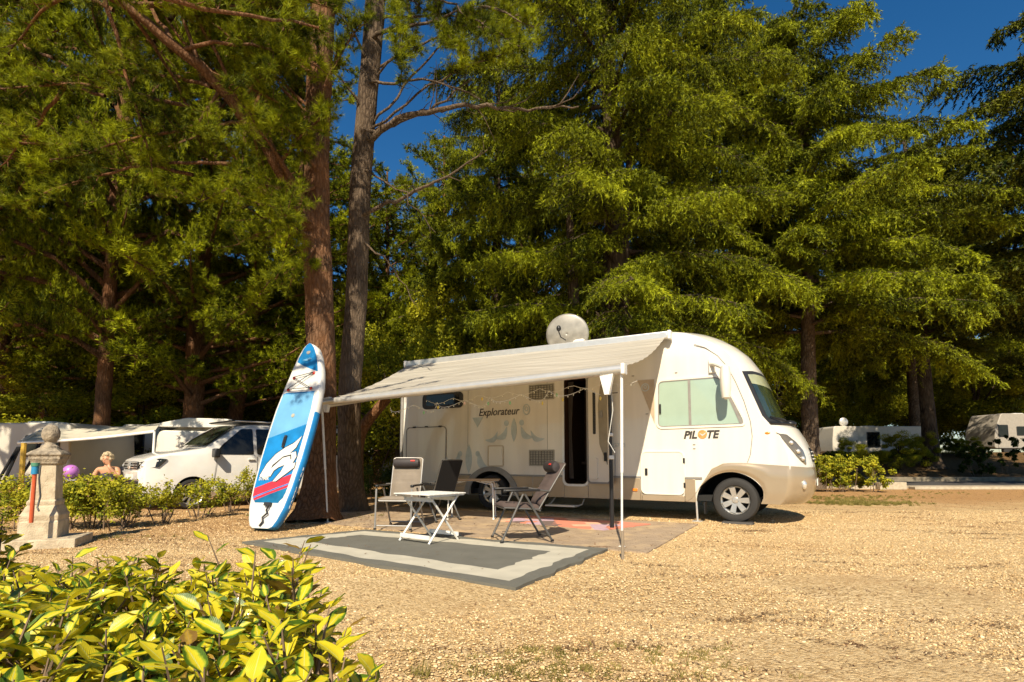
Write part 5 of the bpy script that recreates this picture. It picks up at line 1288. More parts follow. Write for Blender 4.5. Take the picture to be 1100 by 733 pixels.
bareB = [([A3(392, 152, 10.9), A3(430, 125, 10.6), A3(490, 113, 10.4), A3(570, 118, 10.2), A3(625, 114, 10.0)], .07), ([A3(390, 145, 10.9), A3(425, 133, 11.1), A3(470, 112, 11.2), A3(505, 88, 11.3)], .06),
         ([A3(386, 232, 10.9), A3(430, 212, 10.5), A3(480, 192, 10.2), A3(522, 160, 10.0)], .05), ([A3(392, 90, 10.9), A3(425, 85, 10.6), A3(470, 88, 10.4), A3(515, 104, 10.2)], .035),
         ([A3(390, 180, 10.9), A3(415, 195, 10.6), A3(440, 215, 10.4), A3(470, 250, 10.2)], .025), ([A3(398, 40, 10.9), A3(430, 30, 10.6), A3(470, 20, 10.4), A3(515, 5, 10.2)], .05),
         ([A3(392, 120, 10.9), A3(372, 80, 10.5), A3(340, 75, 10.2), A3(315, 60, 10)], .03), ([A3(388, 260, 10.9), A3(410, 275, 10.7), A3(430, 290, 10.5), A3(445, 330, 10.3)], .025)]
limbsB = []
for i in range(16):
    s0 = pick(pathB[5:], rsA.uniform(.1, .9)); ex, ey, eY = rsA.uniform(370, 640), rsA.uniform(-330, -25), rsA.uniform(8.5, 13)
    e = A3(ex, ey, eY); L = np.linalg.norm(e-s0)
    if L > 3.2: s0 = e+(s0-e)*3.2/L
    limbsB.append(([s0, (s0+e)/2+np.array([0, 0, .3]), e], .035, dict(NP, start=.3)))
for i in range(12):
    s0 = pick(pathB[4:], rsA.uniform(.0, .5)); ex, ey, eY = rsA.uniform(425, 580), rsA.uniform(-40, 95), rsA.uniform(9.0, 12.5); e = A3(ex, ey, eY)
    limbsB.append(([s0, (s0+e)/2+np.array([0, 0, .35]), e], .03, dict(NP, start=.55, Lsub=.5, nn=20)))
for (a, b, c) in (((515, 5, 10.2), (545, 12, 10.0), (575, 30, 9.8)), ((470, 20, 10.4), (480, 40, 10), (500, 60, 9.8)), ((392, 60, 10.8), (370, 20, 10.4), (350, 10, 10))):
    limbsB.append(([A3(*a), A3(*b), A3(*c)], .03, dict(NP, start=.2, Lsub=.45)))
big_pine('pine_tree', bB, pathB, .225, .18, .15, limbsB, bark_grey, 'grey barked pine with long bare branches, just right of the reddish forked pine', 4, bare=bareB)
# leaning cut limb low between pine and motorhome, part of the grey pine's group
rsS = np.random.RandomState(5); q = onground(384, 12.0)
st_ = empty('pine_tree', (q.x, q.y, 0), 0, 'short leaning pine stem with a cut top, right of the two big pines', 'tree stem')
mb = MB(); b = np.array(tuple(q)); trunk_tube(mb, [np.array([0, 0, -.05]), A3(382, 500, 11.9)-b, A3(384, 462, 11.8)-b, A3(410, 435, 11.6)-b, A3(416, 428, 11.6)-b], .17, .10, rsS, 12, .1); mb.build('trunk', bark_pine, st_, angle=180)

# ------------------------------------------------------------------ procedural conifers and broadleaf trees
def conifer(name, kind, H, Rm, z0, seed, n_l, m, bark, r0, lab, cat, group, trunkpts=None, bl=None, bw=None, nb=None, step=.13, Lsub=1.0, az=None, wood=True, top=.12, extra=(), sprays=None, pw=.55, front=1.0):
    rs = np.random.RandomState(seed); t = empty(name, (0, 0, 0), 0, lab, cat, group)
    tp = trunkpts or [(0, 0, -.1), (rs.normal(0, .1), rs.normal(0, .1), H*.3), (rs.normal(0, .2), rs.normal(0, .2), H*.65), (rs.normal(0, .2), rs.normal(0, .2), H)]
    mb = MB(); trunk_tube(mb, tp, r0, r0*.18, rs, 12, r0*.5, .05)
    for ex in extra: trunk_tube(mb, ex[0], ex[1], ex[2], rs, 10, 0, .05)
    mb.build('trunk', bark, t, angle=180)
    q, _ = resample(tp, .1); VV = []; wd = MB()
    for i in range(n_l):
        f = (i+rs.uniform(0, .6))/n_l; z = z0+(H*.97-z0)*f; c = q[np.argmin(abs(q[:, 2]-z))]
        a = i*2.399+rs.uniform(-.4, .4)
        if az is not None: a = az(i, a, rs)
        prof = (1-f)**pw*(.72+.28*math.sin(min(1, f*4+.25)*PI/2))+top*.6
        L = Rm*prof*rs.uniform(.65, 1.15)
        d = np.array([math.cos(a), math.sin(a), 0]); side = np.array([-d[1], d[0], 0])*rs.uniform(-.25, .25)
        if d[1] < 0 and f < .4: L *= 1-(1-front)*(-d[1])**.5*(1-f/.4*.6)
        up1 = rs.uniform(.02, .22) if kind == 'cedar' else rs.uniform(.15, .5)
        e = -rs.uniform(.02, .28) if kind == 'cedar' else rs.uniform(-.05, .25)
        pts = [c, c+d*L*.35+UP*L*.35*up1+side*L*.3, c+d*L*.7+UP*L*(.35*up1+e*.3)+side*L*.7, c+d*L+UP*L*(.3*up1+e)+side*L]
        if wood: wd.tube([Vector(x) for x in pts], [r0*.26*(1-f*.6), r0*.18*(1-f*.6), r0*.1*(1-f*.5), .012], 5, cap=False)
        if kind == 'cedar': V, info = bough_cedar(pts, rs, Lsub=Lsub*rs.uniform(.8, 1.2)*(1-.45*f), step=step, nb=nb or 9, bl=bl or .075, bw=bw or .024)
        else: V, info = bough_pine(pts, rs, Lsub=Lsub, step=step, nt=5, nn=nb or 12, bl=bl or .17, bw=bw or .018)
        VV.append(V)
        if wood: subwood(wd, info, .012, 2)
    if wood: wd.build('branches', bark, t, angle=180)
    crown_obj('crown', VV, m, t)
    return t
# big cedar behind the motorhome
pC = onground(655, 16.0)
def azC(i, a, rs): return a
cC = conifer('cedar_tree', 'cedar', 23, 6.4, 4.5, 21, 104, cedar_m, bark_dark, .42, 'huge drooping cedar with two stems rising right behind the motorhome roof and dish', 'cedar tree', 'cedars on the right side',
             trunkpts=[(0, 0, -.1), (.0, 0, 2.5), (.15, 0, 5), (.25, 0, 9), (.1, 0, 15), (0, 0, 23)], extra=[([(-.1, 0, 2.6), (-.55, -.1, 3.9), (-1.0, -.2, 5.0), (-1.05, -.1, 7), (-1.2, 0, 10)], .22, .08), ([(.1, 0, 3.0), (.45, .1, 4.5), (.6, .2, 8), (.9, .2, 12)], .2, .08)], bl=.095, bw=.026, nb=13, step=.12, Lsub=1.1, front=.50)
cC.location = pC
pD = onground(870, 20.8)
cD = conifer('cedar_tree', 'cedar', 20, 6.6, 5.9, 33, 88, cedar_m, bark_grey, .33, 'tall cedar with straight grey trunk just beyond the nose of the motorhome', 'cedar tree', 'cedars on the right side',
             trunkpts=[(0, 0, -.1), (.05, 0, 4), (.2, 0, 9), (.1, 0, 19)], bl=.115, bw=.034, nb=11, step=.14, Lsub=1.2)
cD.location = pD
def lab(o, l, g=None):
    o['label'] = l
    if g: o['group'] = g
# cedar variant with shade put into its darker needles, shared by the trees at the right and behind
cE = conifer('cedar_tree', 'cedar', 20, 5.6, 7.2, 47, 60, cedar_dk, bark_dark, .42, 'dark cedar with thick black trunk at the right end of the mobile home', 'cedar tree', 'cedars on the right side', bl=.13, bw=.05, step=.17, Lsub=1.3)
cE.location = onground(1000, 31)
def put(src, px, Y, sc, rz, l):
    o = copy_tree(src); o.location = onground(px, Y); o.scale = (sc, sc, sc) if not isinstance(sc, tuple) else sc; o.rotation_euler = (0, 0, rz); lab(o, l); return o
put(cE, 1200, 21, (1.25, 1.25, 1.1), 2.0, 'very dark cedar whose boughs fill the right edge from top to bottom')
put(cD, 985, 38, (1.35, 1.35, 1.05), 1.2, 'cedar with feathery boughs below the patch of open sky')
put(cD, 765, 25, (1.15, 1.15, 1.25), 3.9, 'cedar standing far behind the motorhome cab, seen between the two nearer cedars')
put(cC, 535, 22.5, (.74, .74, .86), 2.2, 'cedar behind the awning, left of the huge drooping one')
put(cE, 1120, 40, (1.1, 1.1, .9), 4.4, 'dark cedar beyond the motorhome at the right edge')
# pines at the left, behind the van
cP = conifer('pine_tree', 'pine', 19, 5.8, 2.7, 61, 104, pine_far, bark_pine, .36, 'pine with pale lit trunk directly above the raised roof of the camper', 'pine tree', 'tall pines around the pitch',
             trunkpts=[(0, 0, -.1), (.0, 0, 3), (-.1, 0, 6), (.3, 0, 12), (.2, 0, 19)], bl=.19, bw=.024, nb=15, step=.14, Lsub=.9)
cP.location = onground(207, 18)
cQ = conifer('pine_tree', 'pine', 20, 6.2, 3.0, 71, 108, pine_far, bark_pine, .30, 'pine whose trunk leans to the right, behind the dark side windows of the white van', 'pine tree', 'tall pines around the pitch',
             trunkpts=[(0, 0, -.1), (.25, 0, 2.5), (.65, 0, 5), (1.0, 0, 9), (.9, 0, 14), (.6, 0, 20)], bl=.19, bw=.024, nb=15, step=.14, Lsub=.9)
cQ.location = onground(243, 20)
put(cP, 108, 15.5, (.60, .60, 1.35), 1.9, 'pine with slim dark trunk left of the caravan with two small windows')
put(cQ, 14, 19, (.9, .9, 1.05), 3.2, 'pine behind the big left caravan near the left edge')
put(cP, -75, 15, (1.0, 1.0, 1.1), 4.4, 'pine whose crown fills the upper left corner')
put(cQ, 330, 26, (.9, .9, .85), 5.0, 'pine far behind the forked pine and the paddle board')
put(cP, 160, 27, (1.1, 1.1, 1.1), .9, 'tall pine in the second row behind the campers')
put(cQ, 50, 30, (1.1, 1.1, 1.15), 2.6, 'tallest pine of the second row at the left')
put(cP, 470, 29, (.95, .95, 1.0), .3, 'tall pine seen through the gap right of the grey barked pine')
put(cQ, 405, 24, (.7, .7, .72), 1.3, 'slender pine directly behind the grey barked pine')
put(cP, 575, 33, (1.1, 1.1, 1.25), 2.3, 'tall pine far behind the left boughs of the huge drooping cedar')
# tree standing off to the left of the picture, its high crown shades the campers
cR = conifer('pine_tree', 'pine', 15, 4.4, 5.3, 95, 60, pine_near, bark_pine, .28, 'pine at the left edge of the picture, nearer than the campers', 'pine tree', 'tall pines around the pitch', bl=.15, bw=.013, nb=18, step=.12, Lsub=.8)
cR.location = (-13.4, 8.7, 0)
# broadleaf
def leafquads(C, N_, L, Wd, rs):
    n = len(C); a = unit(np.cross(N_, rs.normal(size=(n, 3)))); b = np.cross(N_, a)
    a = a*(L/2)[:, None]; b = b*(Wd/2)[:, None]
    return np.stack([C-a, C+b*1.0-a*.1, C+a, C-b-a*.1], 1).reshape(-1, 3)
def broadleaf(name, H, Rm, z0, seed, nclump, nleaf, ls, m, bark, r0, lab_, cat, group):
    rs = np.random.RandomState(seed); t = empty(name, (0, 0, 0), 0, lab_, cat, group)
    mb = MB(); trunk_tube(mb, [(0, 0, -.1), (.1, 0, H*.3), (0, .1, H*.7)], r0, r0*.3, rs, 8, r0*.4, .05); CC = []; NN = []
    for i in range(nclump):
        u = unit(rs.normal(size=3)); rr = rs.uniform(.35, 1)**.5; zc = z0+(H-z0)*.5
        c = np.array([u[0]*Rm*rr, u[1]*Rm*rr, zc+u[2]*(H-z0)*.5*rr]); cr_ = rs.uniform(.5, 1.0)*Rm*.34
        if i % 3 == 0: mb.tube([(0, 0, H*.35), tuple(c*np.array([.5, .5, .8])), tuple(c)], [r0*.35, r0*.2, .02], 5, cap=False)
        v = unit(rs.normal(size=(nleaf, 3))); v[:, 2] = v[:, 2]*.75+.1; k = rs.uniform(.55, 1.08, (nleaf, 1)); CC.append(c+v*cr_*k); NN.append(unit(v+rs.normal(0, .6, v.shape)))
    mb.build('trunk', bark, t, angle=180)
    C = np.concatenate(CC); N_ = np.concatenate(NN); V = leafquads(C, N_, rs.uniform(.7, 1.2, len(C))*ls, rs.uniform(.7, 1.2, len(C))*ls*.6, rs)
    npmesh('crown', V, np.arange(len(V)).reshape(-1, 4), m, t, nper=4); return t
bF = broadleaf('broadleaf_tree', 11, 4.6, 1.2, 81, 60, 900, .22, broad_m, bark_dark, .25, 'sunlit yellow green tree behind the long mobile home', 'tree', 'leafy trees along the back')
bF.location = onground(905, 50)
bS = broadleaf('broadleaf_tree', 7, 3.2, .5, 91, 44, 900, .13, broad_m, bark_dark, .15, 'small bright tree behind the rear corner of the motorhome', 'tree', 'leafy trees along the back')
bS.location = onground(425, 15.8); bS.scale = (.72, .72, .72)
for src, px, Y, sc, rz, l in ((bF, 975, 54, (1.2, 1, 1.05), 1, 'sunlit tree behind the right end of the long mobile home'), (bF, 1050, 48, (1.1, 1, .9), 2, 'olive coloured tree in the shade right of the thick black trunk'), (bF, 1120, 50, 1.1, 3, 'leafy tree behind the motorhome at the right edge'),
                              (bF, 840, 46, (1.1, 1, .95), 4, 'leafy tree seen through the gap above the windscreen'), (bF, 760, 44, 1.1, 5, 'leafy tree far behind the cab roof'), (bF, 660, 42, 1.2, .5, 'leafy tree far behind the satellite dish'),
                              (bF, 560, 40, 1.15, 1.5, 'leafy tree far behind the awning middle'), (bF, 470, 38, 1.1, 2.5, 'leafy tree in the gap between grey pine and awning'), (bF, 385, 40, 1.2, 3.5, 'leafy tree far behind the two pine trunks'),
                              (bF, 300, 36, 1.2, 4.5, 'leafy tree far behind the white van'), (bF, 215, 36, 1.2, 5.5, 'leafy tree far behind the raised camper roof'), (bF, 130, 34, 1.1, .8, 'leafy tree behind the caravan with two small windows'),
                              (bF, 50, 32, 1.15, 1.8, 'leafy tree behind the stone ball finial'), (bF, -40, 30, 1.2, 2.8, 'leafy tree behind the caravan at the far left'),
                              (bF, 1000, 60, (1.3, 1, 1.2), 1.2, 'leafy tree deep in the background between the two dark trunks'), (bF, 1085, 60, (1.3, 1, 1.2), 2.2, 'leafy tree deep in the background at the far right'), (bF, 870, 62, (1.3, 1, 1.2), 3.2, 'leafy tree deep in the background beyond the nose of the motorhome'), (bS, 488, 20, (.9, .9, 1.0), 2, 'bright leafy tree behind the left end of the awning'), (bS, 395, 27, (1.2, 1.2, 1.1), 3, 'yellowish tree between the two big pine trunks and the motorhome'), (bS, 60, 17.5, (.9, .8, .62), 4, 'low bright tree behind the big left caravan roof'), (bS, 150, 19, (.9, .8, .6), 5, 'low bright tree behind the caravan and camper roofs'),
                              (bS, 560, 27, (1.1, 1.1, 1.2), 1, 'leafy tree behind the awning cassette, below the drooping cedar'), (bS, 912, 31.5, (.26, .26, .22), 1, 'rounded bush left of the mobile home door'), (bS, 965, 30.5, (.36, .36, .30), 2, 'rounded bush in front of the mobile home right of its door'), (bS, 990, 31, (.26, .26, .28), 3, 'rounded bush between the mobile home and the thick black trunk'),
                              (bS, 1035, 33, (.3, .3, .18), 3, 'low bright bush in the shade right of the thick black trunk'), (bS, 936, 31, (.20, .20, .14), 0, 'dark low bush below the window of the mobile home')):
    put(src, px, Y, sc, rz, l)
# ------------------------------------------------------------------ hedge shrubs
def shrub(name, loc, wx, wy, h, n, seed, label, cat, group=None, ls=.05, m=hedge_m, z0=.22, stems=9):
    rs = np.random.RandomState(seed); t = empty(name, loc, rs.uniform(0, 6) if wx == wy else 0, label, cat, group)
    nc = max(10, int(n/70)); c = rs.uniform(-1, 1, (nc, 3)); c = c/np.maximum(1, np.linalg.norm(c*np.array([1, 1, .8]), axis=1))[:, None] if wx == wy else c
    C0 = np.stack([c[:, 0]*wx/2, c[:, 1]*wy/2, z0+(h-z0)*(.5+.5*c[:, 2])+rs.normal(0, .03, nc)], 1)
    k = rs.randint(0, nc, n); C = C0[k]+rs.normal(0, .050, (n, 3)); C[:, 2] = np.maximum(C[:, 2], .04)
    N_ = unit(rs.normal(0, .6, (n, 3))+UP*.7+np.array([0, -.35, 0])); V = leafquads(C, N_, rs.uniform(.7, 1.3, n)*ls, rs.uniform(.7, 1.3, n)*ls*.55, rs)
    npmesh('foliage', V, np.arange(len(V)).reshape(-1, 4), m, t, nper=4)
    mb = MB()
    for i in range(stems):
        e = C0[rs.randint(nc)]; b0 = np.array([e[0]*.35 if wx == wy else e[0]*.9+rs.normal(0, .05), e[1]*.35, -.02]); mb.tube([b0, (b0+e)/2+rs.normal(0, .03, 3), e], [.011, .008, .003], 5, cap=False)
    mb.build('stem', twigm, t); return t
def G_(px, py): q = gp(px, py); return (q.x, q.y, 0)
shrub('hedge', (-6.95, 8.5, 0), 2.3, .8, .76, 9000, 1, 'dense clipped yellow green hedge left of the stone pillar', 'hedge', stems=24)
HB = 'variegated shrubs in a row before the van'
for i, (px, py, w_, h_, n, l) in enumerate(((100, 567, .78, .70, 1900, 'open variegated shrub just right of the stone pillar'), (137, 567, .40, .42, 700, 'smallest variegated shrub, low beside the open one right of the pillar'), (150, 556, .50, .58, 1000, 'variegated shrub under the left headlight of the white van'), (174, 563, .52, .62, 1200, 'variegated shrub in front of the near headlight of the white van'),
                                       (213, 556, .80, .64, 1900, 'variegated shrub covering the front wheel of the white van'), (248, 550, .58, .70, 1500, 'variegated shrub directly left of the paddle board tail'), (66, 552, .75, .72, 2200, 'variegated shrub half hidden behind the stone pillar'), (275, 546, .7, .8, 2000, 'variegated shrub behind the tail of the paddle board'))):
    shrub('shrub', G_(px, py), w_, w_, h_, n, 20+i, l, 'shrub', HB)
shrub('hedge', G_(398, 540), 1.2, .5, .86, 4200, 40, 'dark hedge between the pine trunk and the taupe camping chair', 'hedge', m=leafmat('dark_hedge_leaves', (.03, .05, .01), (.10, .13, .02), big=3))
shrub('hedge', (onground(912, 18.6).x, 18.6, 0), 2.3, 1.0, 1.18, 9000, 41, 'clipped yellow green hedge at the road beside the motorhome nose', 'hedge', ls=.085, stems=20)
# dim shrubs across the road
for i, (px, Y, w_, h_, l) in enumerate(((898, 30.5, 2.0, 1.0, 'dark shrub across the road, under the left end of the mobile home'), (1047, 29, 1.6, 1.6, 'thin dark shrub across the road right of the thick black trunk'), (1075, 30, 2.4, 2.0, 'dark shrub in front of the motorhome at the right edge'), (1022, 34, 1.6, 1.0, 'small dim shrub beside the thick black trunk'))):
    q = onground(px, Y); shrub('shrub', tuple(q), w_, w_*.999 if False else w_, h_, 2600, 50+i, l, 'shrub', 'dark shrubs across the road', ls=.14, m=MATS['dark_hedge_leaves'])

# ------------------------------------------------------------------ foreground hedge of big variegated leaves
def variegated():
    m = bpy.data.materials.new('variegated_leaf'); m.use_nodes = True; n = m.node_tree; b = n.nodes['Principled BSDF']; L = n.links.new
    uv = n.nodes.new('ShaderNodeUVMap'); sp = n.nodes.new('ShaderNodeSeparateXYZ'); L(uv.outputs[0], sp.inputs[0])
    g = n.nodes.new('ShaderNodeNewGeometry'); nz = n.nodes.new('ShaderNodeTexNoise'); nz.inputs['Scale'].default_value = 55; nz.inputs['Detail'].default_value = 4; L(g.outputs['Position'], nz.inputs['Vector'])
    def M_(op, a, c=None, d=None):
        x = n.nodes.new('ShaderNodeMath'); x.operation = op
        for i, q in enumerate((a, c, d)):
            if q is None: continue
            if isinstance(q, (int, float)): x.inputs[i].default_value = q
            else: L(q, x.inputs[i])
        return x.outputs[0]
    ab = M_('ABSOLUTE', sp.outputs[0])                     # 0 midrib .. 1 margin
    f = M_('ADD', ab, M_('MULTIPLY', M_('SUBTRACT', nz.outputs['Fac'], .5), 1.1)); f = M_('ADD', f, M_('MULTIPLY', M_('SUBTRACT', g.outputs['Random Per Island'], .5), .9))
    cr = n.nodes.new('ShaderNodeValToRGB'); e = cr.color_ramp.elements; e[0].position = .58; e[0].color = (.64, .54, .02, 1); e[1].position = .90; e[1].color = (.08, .15, .010, 1); x = e.new(.74); x.color = (.30, .38, .02, 1)
    L(f, cr.inputs[0])
    mid = M_('LESS_THAN', ab, .06); mx = n.nodes.new('ShaderNodeMix'); mx.data_type = 'RGBA'; L(M_('MULTIPLY', mid, .6), mx.inputs[0]); L(cr.outputs[0], mx.inputs[6]); mx.inputs[7].default_value = (.55, .60, .22, 1)
    br = n.nodes.new('ShaderNodeMix'); br.data_type = 'RGBA'; L(M_('MULTIPLY', M_('GREATER_THAN', g.outputs['Random Per Island'], .955), .7), br.inputs[0]); L(mx.outputs[2], br.inputs[6]); br.inputs[7].default_value = (.30, .13, .04, 1)
    L(br.outputs[2], b.inputs['Base Color']); b.inputs['Roughness'].default_value = .38; b.inputs['Coat Weight'].default_value = .15
    bp = n.nodes.new('ShaderNodeBump'); bp.inputs['Strength'].default_value = .15; bp.inputs['Distance'].default_value = .004
    wv = n.nodes.new('ShaderNodeTexWave'); wv.inputs['Scale'].default_value = 4.5; wv.inputs['Distortion'].default_value = 1.5; cmb = n.nodes.new('ShaderNodeCombineXYZ'); L(M_('SUBTRACT', sp.outputs[1], M_('MULTIPLY', ab, .35)), cmb.inputs[0]); L(cmb.outputs[0], wv.inputs['Vector'])
    L(wv.outputs['Fac'], bp.inputs['Height']); L(bp.outputs[0], b.inputs['Normal'])
    tl = n.nodes.new('ShaderNodeBsdfTranslucent'); L(br.outputs[2], tl.inputs[0]); ms = n.nodes.new('ShaderNodeMixShader'); ms.inputs[0].default_value = .3
    L(b.outputs[0], ms.inputs[1]); L(tl.outputs[0], ms.inputs[2]); L(ms.outputs[0], n.nodes['Material Output'].inputs[0]); return m
def front_hedge():
    rs = np.random.RandomState(8); t = empty('hedge', (-1.4, 1.5, 0), 0, 'close hedge of large glossy yellow and green variegated leaves in the foreground', 'hedge')
    yb = lambda x: np.interp(x, [-3.2, -2.3, -1.75, -1.45, -1.1, -.75, -.5, -.36, -.24], [3.1, 2.45, 1.95, 1.72, 1.72, 1.60, 1.42, 1.22, .95])
    zt = lambda x, y: .775+.11*np.clip((-1.25-x)/.8, 0, 1)+.035*np.sin(x*5.1+y*3)+.03*np.sin(x*11+1.3*y*4)-.10*np.clip((x+.62)/.35, 0, 1)**2-.05*np.exp(-((x+1.5)/.18)**2)+.05*np.exp(-((x+2.4)/.5)**2)
    shoots = []
    while len(shoots) < 3300:
        x = rs.uniform(-3.2, -.22); y = rs.uniform(.45, 3.1)
        if y > yb(x): continue
        edge = yb(x)-y; dep = rs.exponential(.06) if edge > .10 else rs.uniform(0, .5)
        shoots.append((x, y, zt(x, y)-dep-.04, edge))
    nu2, nv2 = 4, 6; LV = []; LU = []; LF = []; cnt = 0; wd = MB(); rr = random.Random(3)
    u = np.linspace(-1, 1, nu2+1); v = np.linspace(0, 1, nv2+1); U, Vv = np.meshgrid(u, v)
    prof = np.sin(PI*np.clip(Vv, 0, 1)**.85)**.75; prof = np.where(Vv >= 1, 0, prof)
    quad = np.array([(j*(nu2+1)+i, j*(nu2+1)+i+1, (j+1)*(nu2+1)+i+1, (j+1)*(nu2+1)+i) for j in range(nv2) for i in range(nu2)])
    for (x, y, z, edge) in shoots:
        tall = rs.rand() < .09; L = rs.uniform(.07, .14)*(1.7 if tall else 1); ax_ = unit(np.array([rs.normal(0, .35), rs.normal(0, .35)+(.35 if edge < .1 else 0), 1.0]))
        b = np.array([x, y, z-L*.5]); wd.tube([b-ax_*.10, b+ax_*L*.5, b+ax_*L], [.0035, .0028, .0012], 4, cap=False)
        nl = rs.randint(5, 9); a0 = rs.uniform(0, 6.28)
        for k in range(nl):
            f = (k+.5)/nl; a = a0+k*2.4; rad = np.array([math.cos(a), math.sin(a), 0]); dl = unit(rad*rs.uniform(.6, 1.1)+ax_*rs.uniform(.15, .8))
            ll = rs.uniform(.042, .088)*(1.1-.40*f); lw_ = ll*rs.uniform(.40, .52); nn = unit(np.cross(np.cross(dl, UP), dl)+rs.normal(0, .35, 3)); nn = unit(nn-dl*np.dot(nn, dl)); sd4 = np.cross(dl, nn)
            fold = rs.uniform(.10, .45); curl = rs.uniform(-.1, .45)
            wav = .06*np.sin(Vv*11+rs.uniform(0, 6))*abs(U)
            Pp = b+ax_*L*f+dl[None, None]*(ll*(.08+Vv))[..., None]+sd4*(U*prof*lw_/2)[..., None]+nn*((abs(U)*prof*fold*lw_/2)-curl*ll*Vv**2*.5+wav*lw_)[..., None]
            LV.append(Pp.reshape(-1, 3)); LU.append(np.stack([U, Vv], -1).reshape(-1, 2)); LF.append(quad+cnt); cnt += Pp.shape[0]*Pp.shape[1]
    base = np.array([-1.4, 1.5, 0])
    V = np.concatenate(LV)-base; o = npmesh('foliage', V, np.concatenate(LF), variegated(), t, nper=4, smooth=True, uv=np.concatenate(LU))
    for v_i in range(len(wd.v)): wd.v[v_i] = (wd.v[v_i][0]+1.4, wd.v[v_i][1]-1.5, wd.v[v_i][2])
    for i in range(60):
        x = rs.uniform(-2.9, -.4); y = rs.uniform(.6, float(yb(x))-.1); wd.tube([(x+1.4, y-1.5, -.02), (x+1.4+rs.normal(0, .06), y-1.5+rs.normal(0, .06), .35), (x+1.4+rs.normal(0, .1), y-1.5+rs.normal(0, .1), .66)], [.009, .007, .004], 5, cap=False)
    wd.build('stem', twigm, t)
front_hedge()

# ------------------------------------------------------------------ loose ground cover
mcp = [(p.x, p.y) for p in mc]; padp = [(p.x, p.y) for p in pad]
def outside(x, y): return not inpoly(x, y, mcp) and not inpoly(x, y, padp)
def stones():
    rs = np.random.RandomState(2); ph = (1+5**.5)/2
    ico = unit(np.array([(-1, ph, 0), (1, ph, 0), (-1, -ph, 0), (1, -ph, 0), (0, -1, ph), (0, 1, ph), (0, -1, -ph), (0, 1, -ph), (ph, 0, -1), (ph, 0, 1), (-ph, 0, -1), (-ph, 0, 1)], float))
    fc_ = np.array([(0, 11, 5), (0, 5, 1), (0, 1, 7), (0, 7, 10), (0, 10, 11), (1, 5, 9), (5, 11, 4), (11, 10, 2), (10, 7, 6), (7, 1, 8), (3, 9, 4), (3, 4, 2), (3, 2, 6), (3, 6, 8), (3, 8, 9), (4, 9, 5), (2, 4, 11), (6, 2, 10), (8, 6, 7), (9, 8, 1)])
    n = 120000; y = 2.2+(rs.rand(n)**1.5)*9.5; half = .95*y+.2; x = rs.uniform(-1, 1, n)*half
    ok = np.array([outside(a, b) for a, b in zip(x, y)])
    cl = .5+.5*np.sin(x*1.3+2)*np.sin(y*1.7+x); ok &= rs.rand(n) < .70+.45*cl
    x, y = x[ok], y[ok]; n = len(x); r = rs.uniform(.0035, .0085, n)*(1+(rs.rand(n) < .07)*rs.uniform(.2, 1.0, n))*(1+.05*np.maximum(0, y-4))
    sc_ = np.stack([rs.uniform(.8, 1.5, n), rs.uniform(.7, 1.1, n), rs.uniform(.4, .75, n)], 1)*r[:, None]
    V = ico[None]*(1+rs.normal(0, .14, (n, 12, 1)))*sc_[:, None]; a = rs.uniform(0, 6.28, n); c, s_ = np.cos(a)[:, None], np.sin(a)[:, None]
    X = V[..., 0]*c-V[..., 1]*s_; Y = V[..., 0]*s_+V[..., 1]*c; V = np.stack([X+x[:, None], Y+y[:, None], V[..., 2]+(r*.25)[:, None]], -1)
    m = bpy.data.materials.new('stone_chips'); m.use_nodes = True; nn = m.node_tree; b = nn.nodes['Principled BSDF']; g = nn.nodes.new('ShaderNodeNewGeometry'); cr = nn.nodes.new('ShaderNodeValToRGB'); e = cr.color_ramp.elements
    e[0].position = 0; e[0].color = (.30, .19, .09, 1); e[1].position = 1; e[1].color = (.78, .62, .38, 1)
    for p_, cc_ in ((.2, (.46, .30, .13)), (.7, (.64, .46, .23))): q = e.new(p_); q.color = (*cc_, 1)
    nn.links.new(g.outputs['Random Per Island'], cr.inputs[0]); nn.links.new(cr.outputs[0], b.inputs['Base Color']); b.inputs['Roughness'].default_value = .9
    F = (fc_[None]+(np.arange(n)*12)[:, None, None]).reshape(-1, 3); o = npmesh('gravel', V, F, m); o['kind'] = 'stuff'
stones()
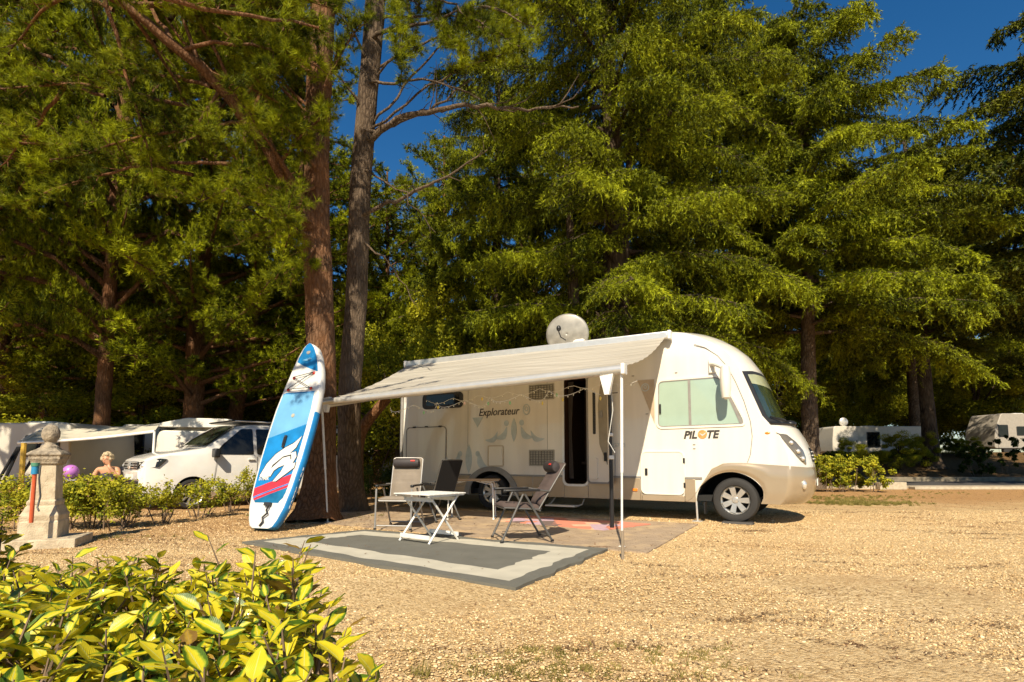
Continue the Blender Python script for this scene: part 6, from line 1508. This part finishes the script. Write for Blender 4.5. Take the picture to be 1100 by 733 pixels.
def grass():
    rs = np.random.RandomState(9); PP = []
    def patch(cx_, cy_, rx, ry, n, h):
        k = rs.randint(0, max(4, n//22), n); c = rs.normal(0, .5, (max(4, n//22), 2)); p = c[k]*[rx, ry]+rs.normal(0, .02, (n, 2))+[cx_, cy_]
        PP.append((p, np.full(n, h)))
    for px, py, rx, ry, n, h in ((575, 710, .34, .20, 800, .028), (740, 708, .34, .20, 600, .028), (690, 728, .5, .16, 500, .028), (560, 725, .3, .12, 300, .04), (640, 700, .6, .3, 300, .025), (450, 728, .05, .05, 60, .10), (925, 541, 1.3, .8, 5200, .07), (900, 536, 1.2, 1.2, 2500, .06), (950, 534, 1.2, 1.0, 1200, .05), (1010, 530, 1.5, .8, 500, .04), (285, 552, .6, .5, 300, .05), (130, 578, 1.0, .4, 500, .05), (395, 555, .6, .4, 200, .05)):
        q = gp(px, py); patch(q.x, q.y, rx, ry, n, h)
    p = np.concatenate([a for a, _ in PP]); h = np.concatenate([b for _, b in PP]); n = len(p)
    B = np.concatenate([p, np.zeros((n, 1))], 1); D = unit(rs.normal(0, .55, (n, 3))+UP); V = blades(B, D, h*rs.uniform(.5, 1.3, n), np.full(n, .005)*(1+(p[:, 1] > 8)*1.5), rs)
    o = npmesh('grass', V, np.arange(len(V)).reshape(-1, 3), grass_m); o['kind'] = 'stuff'
grass()
def litter():
    rs = np.random.RandomState(19); X = []; 
    for i in range(150):      # drifts of old needles, longer across than deep
        y = rs.uniform(2.6, 14); x = rs.uniform(-.9, .95)*y; n = rs.randint(30, 110); w_ = rs.uniform(.15, .55); a = rs.normal(.0, .25)-.15
        u = rs.normal(0, w_, n); v = rs.normal(0, .025+.02*w_, n)+.03*np.sin(u*9); X.append(np.stack([x+u*math.cos(a)-v*math.sin(a), y+u*math.sin(a)+v*math.cos(a)], 1))
    y = rs.uniform(6.5, 12, 5000); x = -2.2-.5*y*rs.rand(5000)*1.1; X.append(np.stack([x, y], 1))
    y = 11+rs.rand(5000)*9; x = y*rs.uniform(.35, .95, 5000); X.append(np.stack([x, y], 1))
    y = rs.uniform(2.3, 9, 2500); x = y*rs.uniform(-.9, .95, 2500); X.append(np.stack([x, y], 1))
    p = np.concatenate(X); ins = np.array([inpoly(a, b, mcp) for a, b in p]); ok = ~ins | (rs.rand(len(p)) < .10); p = p[ok]; ins = ins[ok]; n = len(p)
    z = np.array([.033 if c else (.020 if inpoly(a, b, padp) else .008) for (a, b), c in zip(p, ins)])
    B = np.concatenate([p, z[:, None]], 1); D = unit(np.concatenate([rs.normal(0, 1, (n, 2)), rs.normal(0, .15, (n, 1))], 1)); L = rs.uniform(.02, .06, n)
    sd5 = unit(np.cross(D, UP))*(.0025+.0004*p[:, 1:2]*rs.uniform(.5, 2, (n, 1))); V = np.stack([B-sd5, B+sd5, B+D*L[:, None]+UP*.004], 1).reshape(-1, 3)
    V[:, 2] = np.maximum(V[:, 2], .006)
    o = npmesh('leaves', V, np.arange(len(V)).reshape(-1, 3), mat('dry_needles', (.15, .075, .03), .9, var=.5, scale=4)); o['kind'] = 'stuff'
litter()
